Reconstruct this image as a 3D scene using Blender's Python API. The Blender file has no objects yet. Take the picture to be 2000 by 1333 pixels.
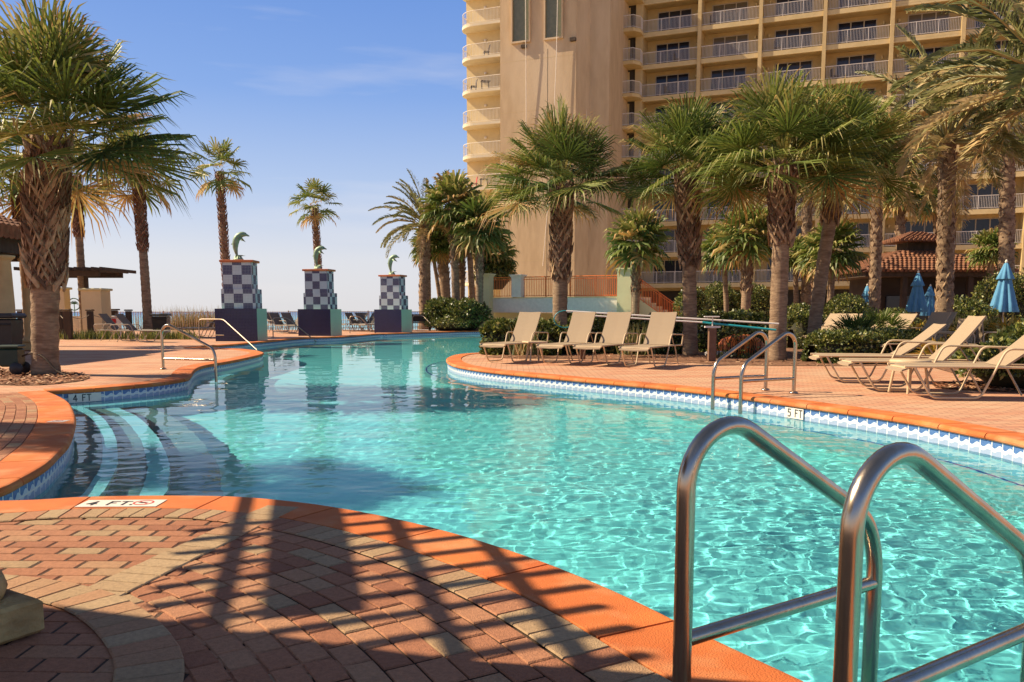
import bpy, bmesh, math, random
from mathutils import Vector, Matrix, noise
from mathutils.geometry import tessellate_polygon
R = math.radians
S = bpy.context.scene
COL = S.collection
# ------------------------------------------------------------------ camera
F, PP, H = 1620.0, 180.0, 1.1
TH = math.atan(PP / F)
cam = bpy.data.cameras.new('camera')
camo = bpy.data.objects.new('camera', cam)
COL.objects.link(camo)
S.camera = camo
cam.lens = 36 * F / 2000
cam.shift_y = 122.5 / 2000
cam.clip_start = .05
cam.clip_end = 20000
camo.location = (0, 0, H)
camo.rotation_euler = (math.pi / 2 - TH, 0, 0)
# ------------------------------------------------------------------ light
SUN_EL = 41
SD = Vector((math.cos(R(SUN_EL)) * .985, -math.cos(R(SUN_EL)) * .17, -math.sin(R(SUN_EL))))
sun = bpy.data.lights.new('sun', 'SUN')
sun.energy = 5.0
sun.angle = R(.5)
sun.color = (1, .81, .57)
suno = bpy.data.objects.new('sun', sun)
COL.objects.link(suno)
suno.rotation_euler = SD.to_track_quat('-Z', 'Y').to_euler()
sun.cycles.is_caustics_light = True
W = bpy.data.worlds.new('World')
S.world = W
W.use_nodes = True
nt = W.node_tree
sky = nt.nodes.new('ShaderNodeTexSky')
sky.sky_type = 'NISHITA'
sky.sun_disc = False
sky.sun_elevation = R(SUN_EL)
sky.sun_rotation = math.atan2(-SD.x, -SD.y)
sky.air_density = 1.0
sky.dust_density = 1.5
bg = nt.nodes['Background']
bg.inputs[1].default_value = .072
tc = nt.nodes.new('ShaderNodeTexCoord')
sp = nt.nodes.new('ShaderNodeSeparateXYZ')
nt.links.new(tc.outputs['Generated'], sp.inputs[0])
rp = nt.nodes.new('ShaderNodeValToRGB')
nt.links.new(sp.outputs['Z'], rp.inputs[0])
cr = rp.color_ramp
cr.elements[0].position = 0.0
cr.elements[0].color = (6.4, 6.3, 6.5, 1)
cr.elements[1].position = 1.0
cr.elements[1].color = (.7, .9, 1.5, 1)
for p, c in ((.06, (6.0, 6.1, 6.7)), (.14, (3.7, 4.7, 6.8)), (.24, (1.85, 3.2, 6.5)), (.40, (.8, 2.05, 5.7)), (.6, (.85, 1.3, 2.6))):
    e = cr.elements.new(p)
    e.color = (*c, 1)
# thin cirrus near the sea
ns = nt.nodes.new('ShaderNodeTexNoise')
mp = nt.nodes.new('ShaderNodeMapping')
mp.inputs['Scale'].default_value = (2.0, 2.0, 14)
nt.links.new(tc.outputs['Generated'], mp.inputs[0])
nt.links.new(mp.outputs[0], ns.inputs[0])
ns.inputs['Scale'].default_value = 1.6
ns.inputs['Detail'].default_value = 6
cl = nt.nodes.new('ShaderNodeMapRange')
cl.inputs[1].default_value = .56
cl.inputs[2].default_value = .8
cl.inputs[3].default_value = 0
cl.inputs[4].default_value = .35
nt.links.new(ns.outputs[0], cl.inputs[0])
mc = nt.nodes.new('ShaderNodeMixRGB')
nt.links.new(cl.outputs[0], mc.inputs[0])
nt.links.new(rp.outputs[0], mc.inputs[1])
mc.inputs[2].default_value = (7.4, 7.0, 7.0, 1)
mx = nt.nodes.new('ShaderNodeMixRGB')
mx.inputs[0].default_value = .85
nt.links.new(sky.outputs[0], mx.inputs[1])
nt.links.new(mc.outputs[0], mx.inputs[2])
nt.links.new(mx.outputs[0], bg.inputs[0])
S.view_settings.view_transform = 'Standard'
S.view_settings.look = 'None'
S.view_settings.exposure = .84
S.view_settings.gamma = 1
S.cycles.max_bounces = 10
S.cycles.transparent_max_bounces = 12
S.cycles.sample_clamp_indirect = 6

# ------------------------------------------------------------------ helpers
rnd = random.Random(7)
def ray(px, py):
    a = (px - 1000) / F
    b = -(py - (609 + PP)) / F
    return a, math.cos(TH) + b * math.sin(TH), -math.sin(TH) + b * math.cos(TH)
def G(px, py, z=0.0):           # ground position seen at a place of the photograph
    r = ray(px, py)
    t = (z - H) / r[2]
    return Vector((r[0] * t, r[1] * t, z))
def A(px, py, Y):
    r = ray(px, py)
    t = Y / r[1]
    return Vector((r[0] * t, Y, H + r[2] * t))

def tag(o, label=None, cat=None, group=None, kind=None):
    if label: o['label'] = label
    if cat: o['category'] = cat
    if group: o['group'] = group
    if kind: o['kind'] = kind
    return o
def empty(name, loc, rz=0, label=None, cat=None, group=None):
    o = bpy.data.objects.new(name, None)
    o.empty_display_size = .2
    COL.objects.link(o)
    o.location = loc
    o.rotation_euler = (0, 0, rz)
    return tag(o, label, cat, group)
KIDS = {}
def setp(o, p):
    o.parent = p
    KIDS.setdefault(p.name, []).append(o)
def copy_tree(o, parent=None):
    c = o.copy()
    COL.objects.link(c)
    if parent: setp(c, parent)
    for ch in KIDS.get(o.name, []):
        copy_tree(ch, c)
    return c

class MB:
    def __init__(s):
        s.v = []; s.f = []; s.r = []; s.uv = {}; s.sm = []
    def add(s, vs, fs, r=.5, smooth=False, uvs=None):
        n = len(s.v)
        s.v.extend([tuple(x) for x in vs])
        for k, f in enumerate(fs):
            if uvs: s.uv[len(s.f)] = uvs[k]
            s.f.append(tuple(i + n for i in f))
            s.r.append(r)
            s.sm.append(smooth)
    def quad(s, a, b, c, d, r=.5, uv=None):
        s.add([a, b, c, d], [(0, 1, 2, 3)], r, False, [uv] if uv else None)
    def tri(s, a, b, c, r=.5):
        s.add([a, b, c], [(0, 1, 2)], r)
    def box(s, c, d, M=None, r=.5, bev=0, taper=1):
        hx, hy, hz = d[0] / 2, d[1] / 2, d[2] / 2
        c = Vector(c)
        if bev:
            rings = []
            for z, k in ((-hz, bev), (-hz + bev, 0), (hz - bev, 0), (hz, bev)):
                for sx, sy in ((-1, -1), (1, -1), (1, 1), (-1, 1)):
                    t = taper if z > 0 else 1
                    rings.append(Vector((sx * (hx - k) * t, sy * (hy - k) * t, z)))
            vs = rings
            fs = [(3, 2, 1, 0), (12, 13, 14, 15)]
            for k in range(3):
                for i in range(4):
                    j = (i + 1) % 4
                    fs.append((k * 4 + i, k * 4 + j, k * 4 + 4 + j, k * 4 + 4 + i))
            uvs = None
        else:
            vs = [Vector((x * hx * (taper if z > 0 else 1), y * hy * (taper if z > 0 else 1), z * hz)) for z in (-1, 1) for x, y in ((-1, -1), (1, -1), (1, 1), (-1, 1))]
            fs = [(3, 2, 1, 0), (4, 5, 6, 7), (0, 1, 5, 4), (1, 2, 6, 5), (2, 3, 7, 6), (3, 0, 4, 7)]
            X, Y, Z = d
            z0 = c.z - hz; z1 = c.z + hz
            uvs = [[(0, 0), (X, 0), (X, Y), (0, Y)], [(0, 0), (X, 0), (X, Y), (0, Y)],
                   [(-hx, z0), (hx, z0), (hx, z1), (-hx, z1)], [(-hy, z0), (hy, z0), (hy, z1), (-hy, z1)],
                   [(-hx, z0), (hx, z0), (hx, z1), (-hx, z1)], [(-hy, z0), (hy, z0), (hy, z1), (-hy, z1)]]
        if M is not None: vs = [M @ v for v in vs]
        s.add([v + c for v in vs], fs, r, False, uvs)
    def tube(s, pts, rad, n=10, r=.5, cap=True, smooth=True):
        pts = [Vector(p) for p in pts]
        m = len(pts)
        rads = rad if isinstance(rad, (list, tuple)) else [rad] * m
        t0 = (pts[1] - pts[0]).normalized()
        u = t0.orthogonal().normalized()
        vs = []
        for i in range(m):
            t = ((pts[min(i + 1, m - 1)] - pts[i]).normalized() + (pts[i] - pts[max(i - 1, 0)]).normalized())
            t = t.normalized() if t.length > 1e-6 else t0
            u = (u - t * u.dot(t)).normalized()
            w = t.cross(u)
            for k in range(n):
                a = 2 * math.pi * k / n
                vs.append(pts[i] + (u * math.cos(a) + w * math.sin(a)) * rads[i])
        fs = [(i * n + k, i * n + (k + 1) % n, (i + 1) * n + (k + 1) % n, (i + 1) * n + k) for i in range(m - 1) for k in range(n)]
        s.add(vs, fs, r, smooth)
        if cap:
            s.add(vs[:n], [tuple(range(n - 1, -1, -1))], r)
            s.add(vs[-n:], [tuple(range(n))], r)
    def lathe(s, prof, n=20, c=(0, 0, 0), r=.5, fold=0, nf=8, smooth=True):
        vs = []
        for q in prof:
            rr, z = q[0], q[1]
            fo = q[2] if len(q) > 2 else fold
            for k in range(n):
                a = 2 * math.pi * k / n
                x = rr * (1 + fo * math.cos(nf * a))
                vs.append((c[0] + x * math.cos(a), c[1] + x * math.sin(a), c[2] + z))
        m = len(prof)
        fs = [(i * n + k, i * n + (k + 1) % n, (i + 1) * n + (k + 1) % n, (i + 1) * n + k) for i in range(m - 1) for k in range(n)]
        fs += [tuple(range(n - 1, -1, -1)), tuple((m - 1) * n + k for k in range(n))]
        s.add(vs, fs, r, smooth)
    def poly(s, pts, z0, z1, r=.5):     # prism from a flat outline, outward sides
        n = len(pts)
        vs = [Vector((p[0], p[1], z0)) for p in pts] + [Vector((p[0], p[1], z1)) for p in pts]
        tr = tessellate_polygon([vs[:n]])
        fs = []
        for t in tr:
            fs.append(tuple(i + n for i in t)); fs.append(tuple(reversed(t)))
        fs += [(i, (i + 1) % n, (i + 1) % n + n, i + n) for i in range(n)]
        s.add(vs, fs, r)
    def build(s, name, m, parent=None, fix=False):
        me = bpy.data.meshes.new(name)
        me.from_pydata(s.v, [], s.f)
        if isinstance(m, (list, tuple)):
            for x in m: me.materials.append(x)
        else: me.materials.append(m)
        if s.r:
            a = me.attributes.new('rnd', 'FLOAT', 'FACE')
            a.data.foreach_set('value', s.r)
            me.polygons.foreach_set('use_smooth', s.sm)
        if s.uv:
            ul = me.uv_layers.new(name='UVMap')
            for p in me.polygons:
                q = s.uv.get(p.index)
                if q:
                    for k, li in enumerate(p.loop_indices): ul.data[li].uv = q[k]
        if fix:
            bm = bmesh.new(); bm.from_mesh(me)
            bmesh.ops.recalc_face_normals(bm, faces=bm.faces); bm.to_mesh(me); bm.free()
        me.update()
        o = bpy.data.objects.new(name, me)
        COL.objects.link(o)
        if parent: setp(o, parent)
        return o

def smooth_curve(pts, step):        # Catmull-Rom through 2-D points, resampled
    P = [Vector(p[:2]) for p in pts]
    out = []
    for i in range(len(P) - 1):
        p0 = P[max(i - 1, 0)]; p1 = P[i]; p2 = P[i + 1]; p3 = P[min(i + 2, len(P) - 1)]
        if i == 0: p0 = p1 * 2 - p2
        if i == len(P) - 2: p3 = p2 * 2 - p1
        d = (p2 - p1).length
        n = max(2, int(d / step) * 2)
        for k in range(n):
            t = k / n
            out.append(.5 * ((2 * p1) + (p2 - p0) * t + (2 * p0 - 5 * p1 + 4 * p2 - p3) * t * t + (3 * p1 - p0 - 3 * p2 + p3) * t ** 3))
    out.append(P[-1])
    L = [0]
    for a, b in zip(out, out[1:]): L.append(L[-1] + (b - a).length)
    n = max(2, round(L[-1] / step))
    res = []; j = 0
    for k in range(n + 1):
        s = L[-1] * k / n
        while j < len(L) - 2 and L[j + 1] < s: j += 1
        d = L[j + 1] - L[j]
        t = (s - L[j]) / d if d > 0 else 0
        res.append(out[j].lerp(out[j + 1], min(1, t)))
    return res

# ------------------------------------------------------------------ materials
def N(nt, t, **k):
    n = nt.nodes.new(t)
    for a, b in k.items():
        if a.startswith('i_'): n.inputs[int(a[2:])].default_value = b
        else: setattr(n, a, b)
    return n
MATS = {}
def mat(name, c1, c2=None, sc=4, rough=.7, bump=0, bsc=30, metal=0, spec=.4, st=(1, 1, 1), c3=None, rnd_mix=0, trans=0, sc3=.7, detail=4, lo=.35, hi=.65, coat=0):
    m = bpy.data.materials.new(name)
    m.use_nodes = True
    t = m.node_tree
    b = t.nodes['Principled BSDF']
    b.inputs['Roughness'].default_value = rough
    b.inputs['Metallic'].default_value = metal
    b.inputs['Specular IOR Level'].default_value = spec
    if coat: b.inputs['Coat Weight'].default_value = coat
    tc = N(t, 'ShaderNodeTexCoord')
    mp = N(t, 'ShaderNodeMapping')
    mp.inputs['Scale'].default_value = st
    t.links.new(tc.outputs['Object'], mp.inputs[0])
    col = None
    if c2:
        n = N(t, 'ShaderNodeTexNoise')
        n.inputs['Scale'].default_value = sc
        n.inputs['Detail'].default_value = detail
        t.links.new(mp.outputs[0], n.inputs[0])
        r = N(t, 'ShaderNodeMapRange')
        r.inputs[1].default_value = lo; r.inputs[2].default_value = hi
        t.links.new(n.outputs[0], r.inputs[0])
        x = N(t, 'ShaderNodeMixRGB')
        t.links.new(r.outputs[0], x.inputs[0])
        x.inputs[1].default_value = (*c1, 1); x.inputs[2].default_value = (*c2, 1)
        col = x.outputs[0]
        if c3:
            n3 = N(t, 'ShaderNodeTexNoise')
            n3.inputs['Scale'].default_value = sc3; n3.inputs['Detail'].default_value = 3
            t.links.new(mp.outputs[0], n3.inputs[0])
            r3 = N(t, 'ShaderNodeMapRange')
            r3.inputs[1].default_value = .5; r3.inputs[2].default_value = .72
            t.links.new(n3.outputs[0], r3.inputs[0])
            x3 = N(t, 'ShaderNodeMixRGB')
            t.links.new(r3.outputs[0], x3.inputs[0])
            t.links.new(col, x3.inputs[1]); x3.inputs[2].default_value = (*c3, 1)
            col = x3.outputs[0]
    if rnd_mix:
        at = N(t, 'ShaderNodeAttribute', attribute_name='rnd')
        rr = N(t, 'ShaderNodeValToRGB')
        els = rnd_mix
        rr.color_ramp.elements[0].color = (*els[0][1], 1); rr.color_ramp.elements[0].position = els[0][0]
        rr.color_ramp.elements[1].color = (*els[-1][1], 1); rr.color_ramp.elements[1].position = els[-1][0]
        for p, c in els[1:-1]:
            e = rr.color_ramp.elements.new(p); e.color = (*c, 1)
        t.links.new(at.outputs['Fac'], rr.inputs[0])
        if col:
            x = N(t, 'ShaderNodeMixRGB', blend_type='MULTIPLY')
            x.inputs[0].default_value = 1
            t.links.new(rr.outputs[0], x.inputs[1]); t.links.new(col, x.inputs[2])
            col = x.outputs[0]
        else: col = rr.outputs[0]
    if col: t.links.new(col, b.inputs[0])
    else: b.inputs[0].default_value = (*c1, 1)
    if bump:
        n = N(t, 'ShaderNodeTexNoise')
        n.inputs['Scale'].default_value = bsc; n.inputs['Detail'].default_value = 5
        t.links.new(mp.outputs[0], n.inputs[0])
        bp = N(t, 'ShaderNodeBump')
        bp.inputs['Strength'].default_value = bump
        bp.inputs['Distance'].default_value = .02
        t.links.new(n.outputs[0], bp.inputs['Height'])
        t.links.new(bp.outputs[0], b.inputs['Normal'])
    if trans:
        tr = N(t, 'ShaderNodeBsdfTranslucent')
        if col: t.links.new(col, tr.inputs[0])
        else: tr.inputs[0].default_value = (*c1, 1)
        ms = N(t, 'ShaderNodeMixShader')
        ms.inputs[0].default_value = trans
        t.links.new(b.outputs[0], ms.inputs[1]); t.links.new(tr.outputs[0], ms.inputs[2])
        t.links.new(ms.outputs[0], t.nodes['Material Output'].inputs[0])
    MATS[name] = m
    return m
def brick_mat(name, c1, c2, mortar, bw, bh, ms, src='UV', offset=.5, rough=.7, bump=.3, spec=.3, noise_c=None, nsc=3, st=(1, 1, 1), checker=None, wave=False):
    m = bpy.data.materials.new(name)
    m.use_nodes = True
    t = m.node_tree
    b = t.nodes['Principled BSDF']
    b.inputs['Roughness'].default_value = rough
    b.inputs['Specular IOR Level'].default_value = spec
    tc = N(t, 'ShaderNodeTexCoord')
    mp = N(t, 'ShaderNodeMapping')
    mp.inputs['Scale'].default_value = st
    t.links.new(tc.outputs[src], mp.inputs[0])
    br = N(t, 'ShaderNodeTexBrick', offset=offset)
    br.inputs['Scale'].default_value = 1
    br.inputs['Brick Width'].default_value = bw
    br.inputs['Row Height'].default_value = bh
    br.inputs['Mortar Size'].default_value = ms
    br.inputs['Mortar Smooth'].default_value = .1
    br.inputs['Color1'].default_value = (*c1, 1)
    br.inputs['Color2'].default_value = (*c2, 1)
    br.inputs['Mortar'].default_value = (*mortar, 1)
    t.links.new(mp.outputs[0], br.inputs[0])
    if checker:
        ck = N(t, 'ShaderNodeTexChecker')
        m2 = N(t, 'ShaderNodeMapping')
        m2.inputs['Scale'].default_value = (1 / checker[0],) * 3
        m2.inputs['Location'].default_value = (checker[3], checker[4], .5)
        t.links.new(tc.outputs[src], m2.inputs[0])
        ck.inputs['Scale'].default_value = 1
        ck.inputs['Color1'].default_value = (*checker[1], 1)
        ck.inputs['Color2'].default_value = (*checker[2], 1)
        t.links.new(m2.outputs[0], ck.inputs[0])
        t.links.new(ck.outputs[0], br.inputs['Color1'])
        t.links.new(ck.outputs[0], br.inputs['Color2'])
    if wave:      # painted blue wave on every square tile
        s = N(t, 'ShaderNodeSeparateXYZ'); t.links.new(mp.outputs[0], s.inputs[0])
        def M(op, a, bb=None, c=None):
            n = N(t, 'ShaderNodeMath', operation=op)
            for i, q in enumerate((a, bb, c)):
                if q is None: continue
                if isinstance(q, (int, float)): n.inputs[i].default_value = q
                else: t.links.new(q, n.inputs[i])
            return n.outputs[0]
        u = M('MULTIPLY', s.outputs[0], 2 * math.pi / bw)
        sn = M('SINE', u)
        vv = M('DIVIDE', M('ADD', s.outputs[1], .2), .14)
        up = M('GREATER_THAN', vv, M('MULTIPLY_ADD', sn, .12, .62))
        lo2 = M('LESS_THAN', vv, M('MULTIPLY_ADD', sn, .10, .34))
        nz = N(t, 'ShaderNodeTexNoise'); nz.inputs['Scale'].default_value = 60
        t.links.new(mp.outputs[0], nz.inputs[0])
        x0 = N(t, 'ShaderNodeMixRGB'); t.links.new(nz.outputs[0], x0.inputs[0])
        x0.inputs[1].default_value = (.03, .08, .26, 1); x0.inputs[2].default_value = (.12, .24, .48, 1)
        x1 = N(t, 'ShaderNodeMixRGB'); t.links.new(M('MAXIMUM', up, M('MULTIPLY', lo2, .55)), x1.inputs[0])
        x1.inputs[1].default_value = (.55, .62, .68, 1); t.links.new(x0.outputs[0], x1.inputs[2])
        t.links.new(x1.outputs[0], br.inputs['Color1']); t.links.new(x1.outputs[0], br.inputs['Color2'])
    col = br.outputs[0]
    if noise_c:
        n = N(t, 'ShaderNodeTexNoise'); n.inputs['Scale'].default_value = nsc; n.inputs['Detail'].default_value = 5
        m3 = N(t, 'ShaderNodeMapping'); t.links.new(tc.outputs['Object'], m3.inputs[0])
        m3.inputs['Scale'].default_value = (.35, 1, 1)
        t.links.new(m3.outputs[0], n.inputs[0])
        r = N(t, 'ShaderNodeMapRange'); r.inputs[1].default_value = .4; r.inputs[2].default_value = .65
        t.links.new(n.outputs[0], r.inputs[0])
        r.inputs[4].default_value = .75
        x = N(t, 'ShaderNodeMixRGB'); t.links.new(r.outputs[0], x.inputs[0])
        t.links.new(col, x.inputs[1]); x.inputs[2].default_value = (*noise_c, 1)
        x2 = N(t, 'ShaderNodeMixRGB'); t.links.new(br.outputs['Fac'], x2.inputs[0])
        t.links.new(x.outputs[0], x2.inputs[1]); x2.inputs[2].default_value = (*mortar, 1)
        col = x2.outputs[0]
    t.links.new(col, b.inputs[0])
    if bump:
        bp = N(t, 'ShaderNodeBump'); bp.invert = True
        bp.inputs['Strength'].default_value = bump; bp.inputs['Distance'].default_value = .01
        t.links.new(br.outputs['Fac'], bp.inputs['Height']); t.links.new(bp.outputs[0], b.inputs['Normal'])
    MATS[name] = m
    return m

M_coping = mat('coping_concrete', (.68, .19, .040), (.52, .13, .030), 2.2, .8, .45, 150, c3=(.62, .27, .11), sc3=3.5, rnd_mix=[(0, (.86, .84, .82)), (1, (1.08, 1.06, 1.04))])
M_brick = mat('brick_paver', (.93, .93, .93), (.68, .68, .68), 60, .85, .5, 190, lo=.3, hi=.7,
              rnd_mix=[(0, (.33, .125, .062)), (.25, (.43, .18, .09)), (.45, (.48, .215, .11)), (.6, (.50, .26, .135)), (.75, (.44, .29, .155)), (1, (.52, .37, .21))])
M_grout = mat('joint_sand', (.05, .03, .018), (.09, .055, .035), 30, .95, .4, 120)
M_deck = brick_mat('deck_paving', (.46, .205, .12), (.54, .28, .16), (.25, .13, .08), .22, .11, .007, 'Object', .5, .8, .25, noise_c=(.56, .40, .25), nsc=2.3)
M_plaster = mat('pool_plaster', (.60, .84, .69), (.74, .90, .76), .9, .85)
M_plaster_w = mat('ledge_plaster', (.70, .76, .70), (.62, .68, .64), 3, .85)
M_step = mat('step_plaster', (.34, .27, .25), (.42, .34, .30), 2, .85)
M_nosing = mat('step_nosing_tile', (.88, .86, .82), (.80, .78, .74), 8, .6)
M_tile = brick_mat('wave_tile', (.7, .75, .8), (.7, .75, .8), (.72, .72, .66), .14, .14, .006, 'UV', 0, .25, .1, .5, wave=True)
M_blue_line = mat('blue_line_tile', (.05, .10, .35), rough=.4)
M_navy = brick_mat('navy_mosaic', (.010, .013, .055), (.016, .016, .075), (.045, .05, .10), .055, .055, .004, 'UV', 0, .22, .1, .5)
M_mint = brick_mat('mint_mosaic', (.34, .55, .41), (.38, .59, .44), (.42, .55, .45), .055, .055, .003, 'UV', 0, .3, .1, .5)
M_check = brick_mat('checker_mosaic', (1, 1, 1), (1, 1, 1), (.30, .32, .38), .055, .055, .0035, 'UV', 0, .25, .1, .5, checker=(.355, (.55, .60, .62), (.028, .024, .085), .5, .0))
M_cap = mat('cap_terracotta', (.60, .17, .06), (.50, .13, .05), 6, .7, .3, 80)
M_bronze = mat('verdigris_bronze', (.16, .24, .15), (.26, .36, .24), 5, .5, .2, 30, metal=.3)
M_steel = mat('stainless_steel', (.52, .43, .33), (.42, .35, .27), 12, .24, .05, 60, metal=1, st=(1, 1, .15))
M_stucco = mat('tan_stucco', (.54, .395, .235), (.47, .335, .195), 2.2, .9, .6, 14, c3=(.58, .45, .30), sc3=.25, st=(1, 1, .25))
M_stucco2 = mat('ochre_stucco', (.55, .41, .20), (.49, .36, .17), 2, .9, .4, 14)
M_cream = mat('cream_stucco', (.70, .56, .31), (.64, .51, .28), 1.5, .9, .3, 14)
M_slab = mat('balcony_concrete', (.60, .46, .24), (.54, .41, .20), 2, .85, .2, 12)
M_wslab = mat('pale_balcony_paint', (.70, .60, .42), (.64, .54, .37), 2, .8)
M_steel_d = mat('dull_steel', (.42, .35, .28), (.34, .28, .22), 12, .5, metal=1)
M_lime = mat('pale_lime_stucco', (.64, .60, .34), (.58, .55, .31), 1.5, .9, .3, 12)
M_white = mat('white_paint', (.78, .71, .60), (.70, .63, .53), 5, .6)
M_rail = mat('white_rail_paint', (.62, .56, .50), rough=.5)
M_glass = mat('window_glass', (.018, .018, .026), (.030, .028, .035), .6, .12, spec=.4)
t = M_glass.node_tree; oi = N(t, 'ShaderNodeObjectInfo'); rr = N(t, 'ShaderNodeValToRGB'); t.links.new(oi.outputs['Random'], rr.inputs[0])
rr.color_ramp.interpolation = 'CONSTANT'
rr.color_ramp.elements[0].color = (.016, .016, .024, 1); rr.color_ramp.elements[1].position = .88; rr.color_ramp.elements[1].color = (.14, .115, .08, 1)
for p_, c_ in ((.45, (.035, .034, .038)), (.7, (.07, .058, .045))):
    e = rr.color_ramp.elements.new(p_); e.color = (*c_, 1)
t.links.new(rr.outputs[0], t.nodes['Principled BSDF'].inputs[0])
M_mull = mat('window_frame', (.40, .34, .26), rough=.5)
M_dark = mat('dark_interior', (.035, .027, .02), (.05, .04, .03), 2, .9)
M_green_gl = mat('tower_glazing', (.14, .145, .085), (.17, .17, .10), 3, .25, .4, 6)
M_orange_rail = mat('orange_rail_paint', (.72, .17, .03), (.62, .14, .025), 6, .5)
M_roof = mat('clay_roof_tile', (.25, .11, .058), (.16, .07, .036), 4, .8, .3, 30, rnd_mix=[(0, (.75, .75, .75)), (1, (1.15, 1.1, 1))])
M_wood = mat('dark_timber', (.045, .030, .018), (.07, .045, .028), 6, .8, .4, 30, st=(1, 1, .3))
M_wood_b = mat('brown_post_timber', (.20, .11, .065), (.16, .085, .05), 8, .8, .3, 30)
M_leaf = mat('palm_leaf', (1, 1, 1), (.75, .78, .7), 3, .52, spec=.35, trans=.30,
             rnd_mix=[(0, (.060, .095, .020)), (.35, (.115, .165, .032)), (.6, (.22, .26, .05)), (.8, (.38, .33, .10)), (.92, (.55, .43, .18)), (1, (.50, .28, .09))])
M_dleaf = mat('date_palm_leaf', (1, 1, 1), (.75, .78, .7), 3, .5, spec=.45, trans=.28,
             rnd_mix=[(0, (.09, .11, .035)), (.4, (.17, .18, .055)), (.7, (.32, .29, .11)), (.88, (.50, .39, .19)), (1, (.60, .42, .20))])
M_rachis = mat('palm_petiole', (.34, .30, .10), (.42, .30, .13), 4, .5)
M_trunk = mat('palm_trunk', (.20, .13, .08), (.33, .23, .14), 6, .9, .9, 18, st=(1, 1, 4), c3=(.14, .085, .05), sc3=2)
M_boot = mat('leaf_base', (1, 1, 1), (.7, .65, .6), 8, .85, .5, 30, rnd_mix=[(0, (.10, .055, .03)), (.5, (.24, .14, .08)), (1, (.50, .35, .20))])
M_boot_r = mat('red_leaf_base', (1, 1, 1), (.7, .65, .6), 8, .85, .5, 30, rnd_mix=[(0, (.10, .04, .022)), (.6, (.26, .11, .055)), (1, (.46, .26, .15))])
M_rtrunk = mat('washington_trunk', (.24, .10, .055), (.36, .17, .10), 7, .9, .8, 18, st=(1, 1, 3))
M_hedge = mat('hedge_leaf', (1, 1, 1), (.7, .75, .6), 5, .4, spec=.5, trans=.22,
              rnd_mix=[(0, (.05, .07, .015)), (.35, (.10, .13, .03)), (.65, (.20, .22, .05)), (.88, (.34, .32, .08)), (1, (.50, .42, .18))])
M_core = mat('hedge_twigs', (.020, .022, .010), (.035, .030, .014), 6, .95)
M_croton = mat('yellow_croton_leaf', (1, 1, 1), (.8, .8, .7), 5, .45, trans=.25, rnd_mix=[(0, (.10, .14, .03)), (.4, (.42, .30, .05)), (.75, (.60, .36, .06)), (1, (.66, .50, .16))])
M_grass = mat('dune_grass_blade', (1, 1, 1), (.8, .8, .8), 4, .6, trans=.25, rnd_mix=[(0, (.16, .17, .06)), (.5, (.40, .30, .12)), (1, (.55, .42, .20))])
M_mulch = mat('mulch_bed', (.10, .045, .025), (.26, .12, .06), 28, .95, .9, 40, c3=(.34, .20, .11), sc3=9)
M_chip = mat('bark_chips', (1, 1, 1), rough=.9, rnd_mix=[(0, (.10, .04, .02)), (.6, (.32, .13, .06)), (1, (.55, .36, .22))])
M_frame = mat('beige_frame', (.58, .44, .27), (.52, .39, .24), 6, .45)
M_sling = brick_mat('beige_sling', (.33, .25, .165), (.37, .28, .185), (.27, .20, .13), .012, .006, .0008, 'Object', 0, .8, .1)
M_sling_shade = mat('shade_toned_sling', (.15, .12, .09), (.18, .145, .11), 6, .8)  # darkened copy of the beige sling: shade on the backs put into the colour
M_frame_shade = mat('shade_toned_frame', (.36, .31, .25), rough=.5)  # frame darkened to go with it, shade put into the colour
M_bin = mat('dark_plastic', (.012, .014, .016), (.02, .022, .025), 5, .45)
M_greenp = mat('green_plastic', (.01, .03, .022), (.018, .045, .03), 4, .5)
M_blue = mat('blue_canvas', (.10, .30, .50), (.13, .36, .58), 4, .85, .2, 60, trans=.15)
M_col = mat('yellow_column_stone', (.50, .35, .14), (.36, .23, .08), 9, .85, .6, 40, c3=(.20, .11, .04), sc3=3.5, lo=.42, hi=.62)
M_colw = mat('ochre_column', (.58, .42, .20), (.50, .36, .17), 3, .85, .3, 30)
M_sand = mat('beach_sand', (.62, .48, .30), (.56, .42, .26), .6, .95, .4, 6)
M_teal = mat('teal_tube', (.02, .30, .34), rough=.35)
M_tubew = mat('white_tube', (.66, .60, .55), rough=.4)
M_signw = mat('sign_tile', (.74, .68, .60), (.68, .62, .55), 20, .5)
M_black = mat('black_letter', (.03, .03, .035), rough=.5)
M_red = mat('red_mark', (.55, .06, .04), rough=.5)
M_redcloth = mat('red_cloth', (.45, .03, .03), rough=.8)
M_orange = mat('orange_float', (.75, .20, .03), (.65, .15, .02), 3, .5)
M_rope = mat('rope', (.30, .24, .17), rough=.9)
M_chairdark = mat('dark_wicker', (.04, .03, .025), rough=.7)
M_greenmetal = mat('green_metal_paint', (.08, .22, .12), rough=.4)

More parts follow.
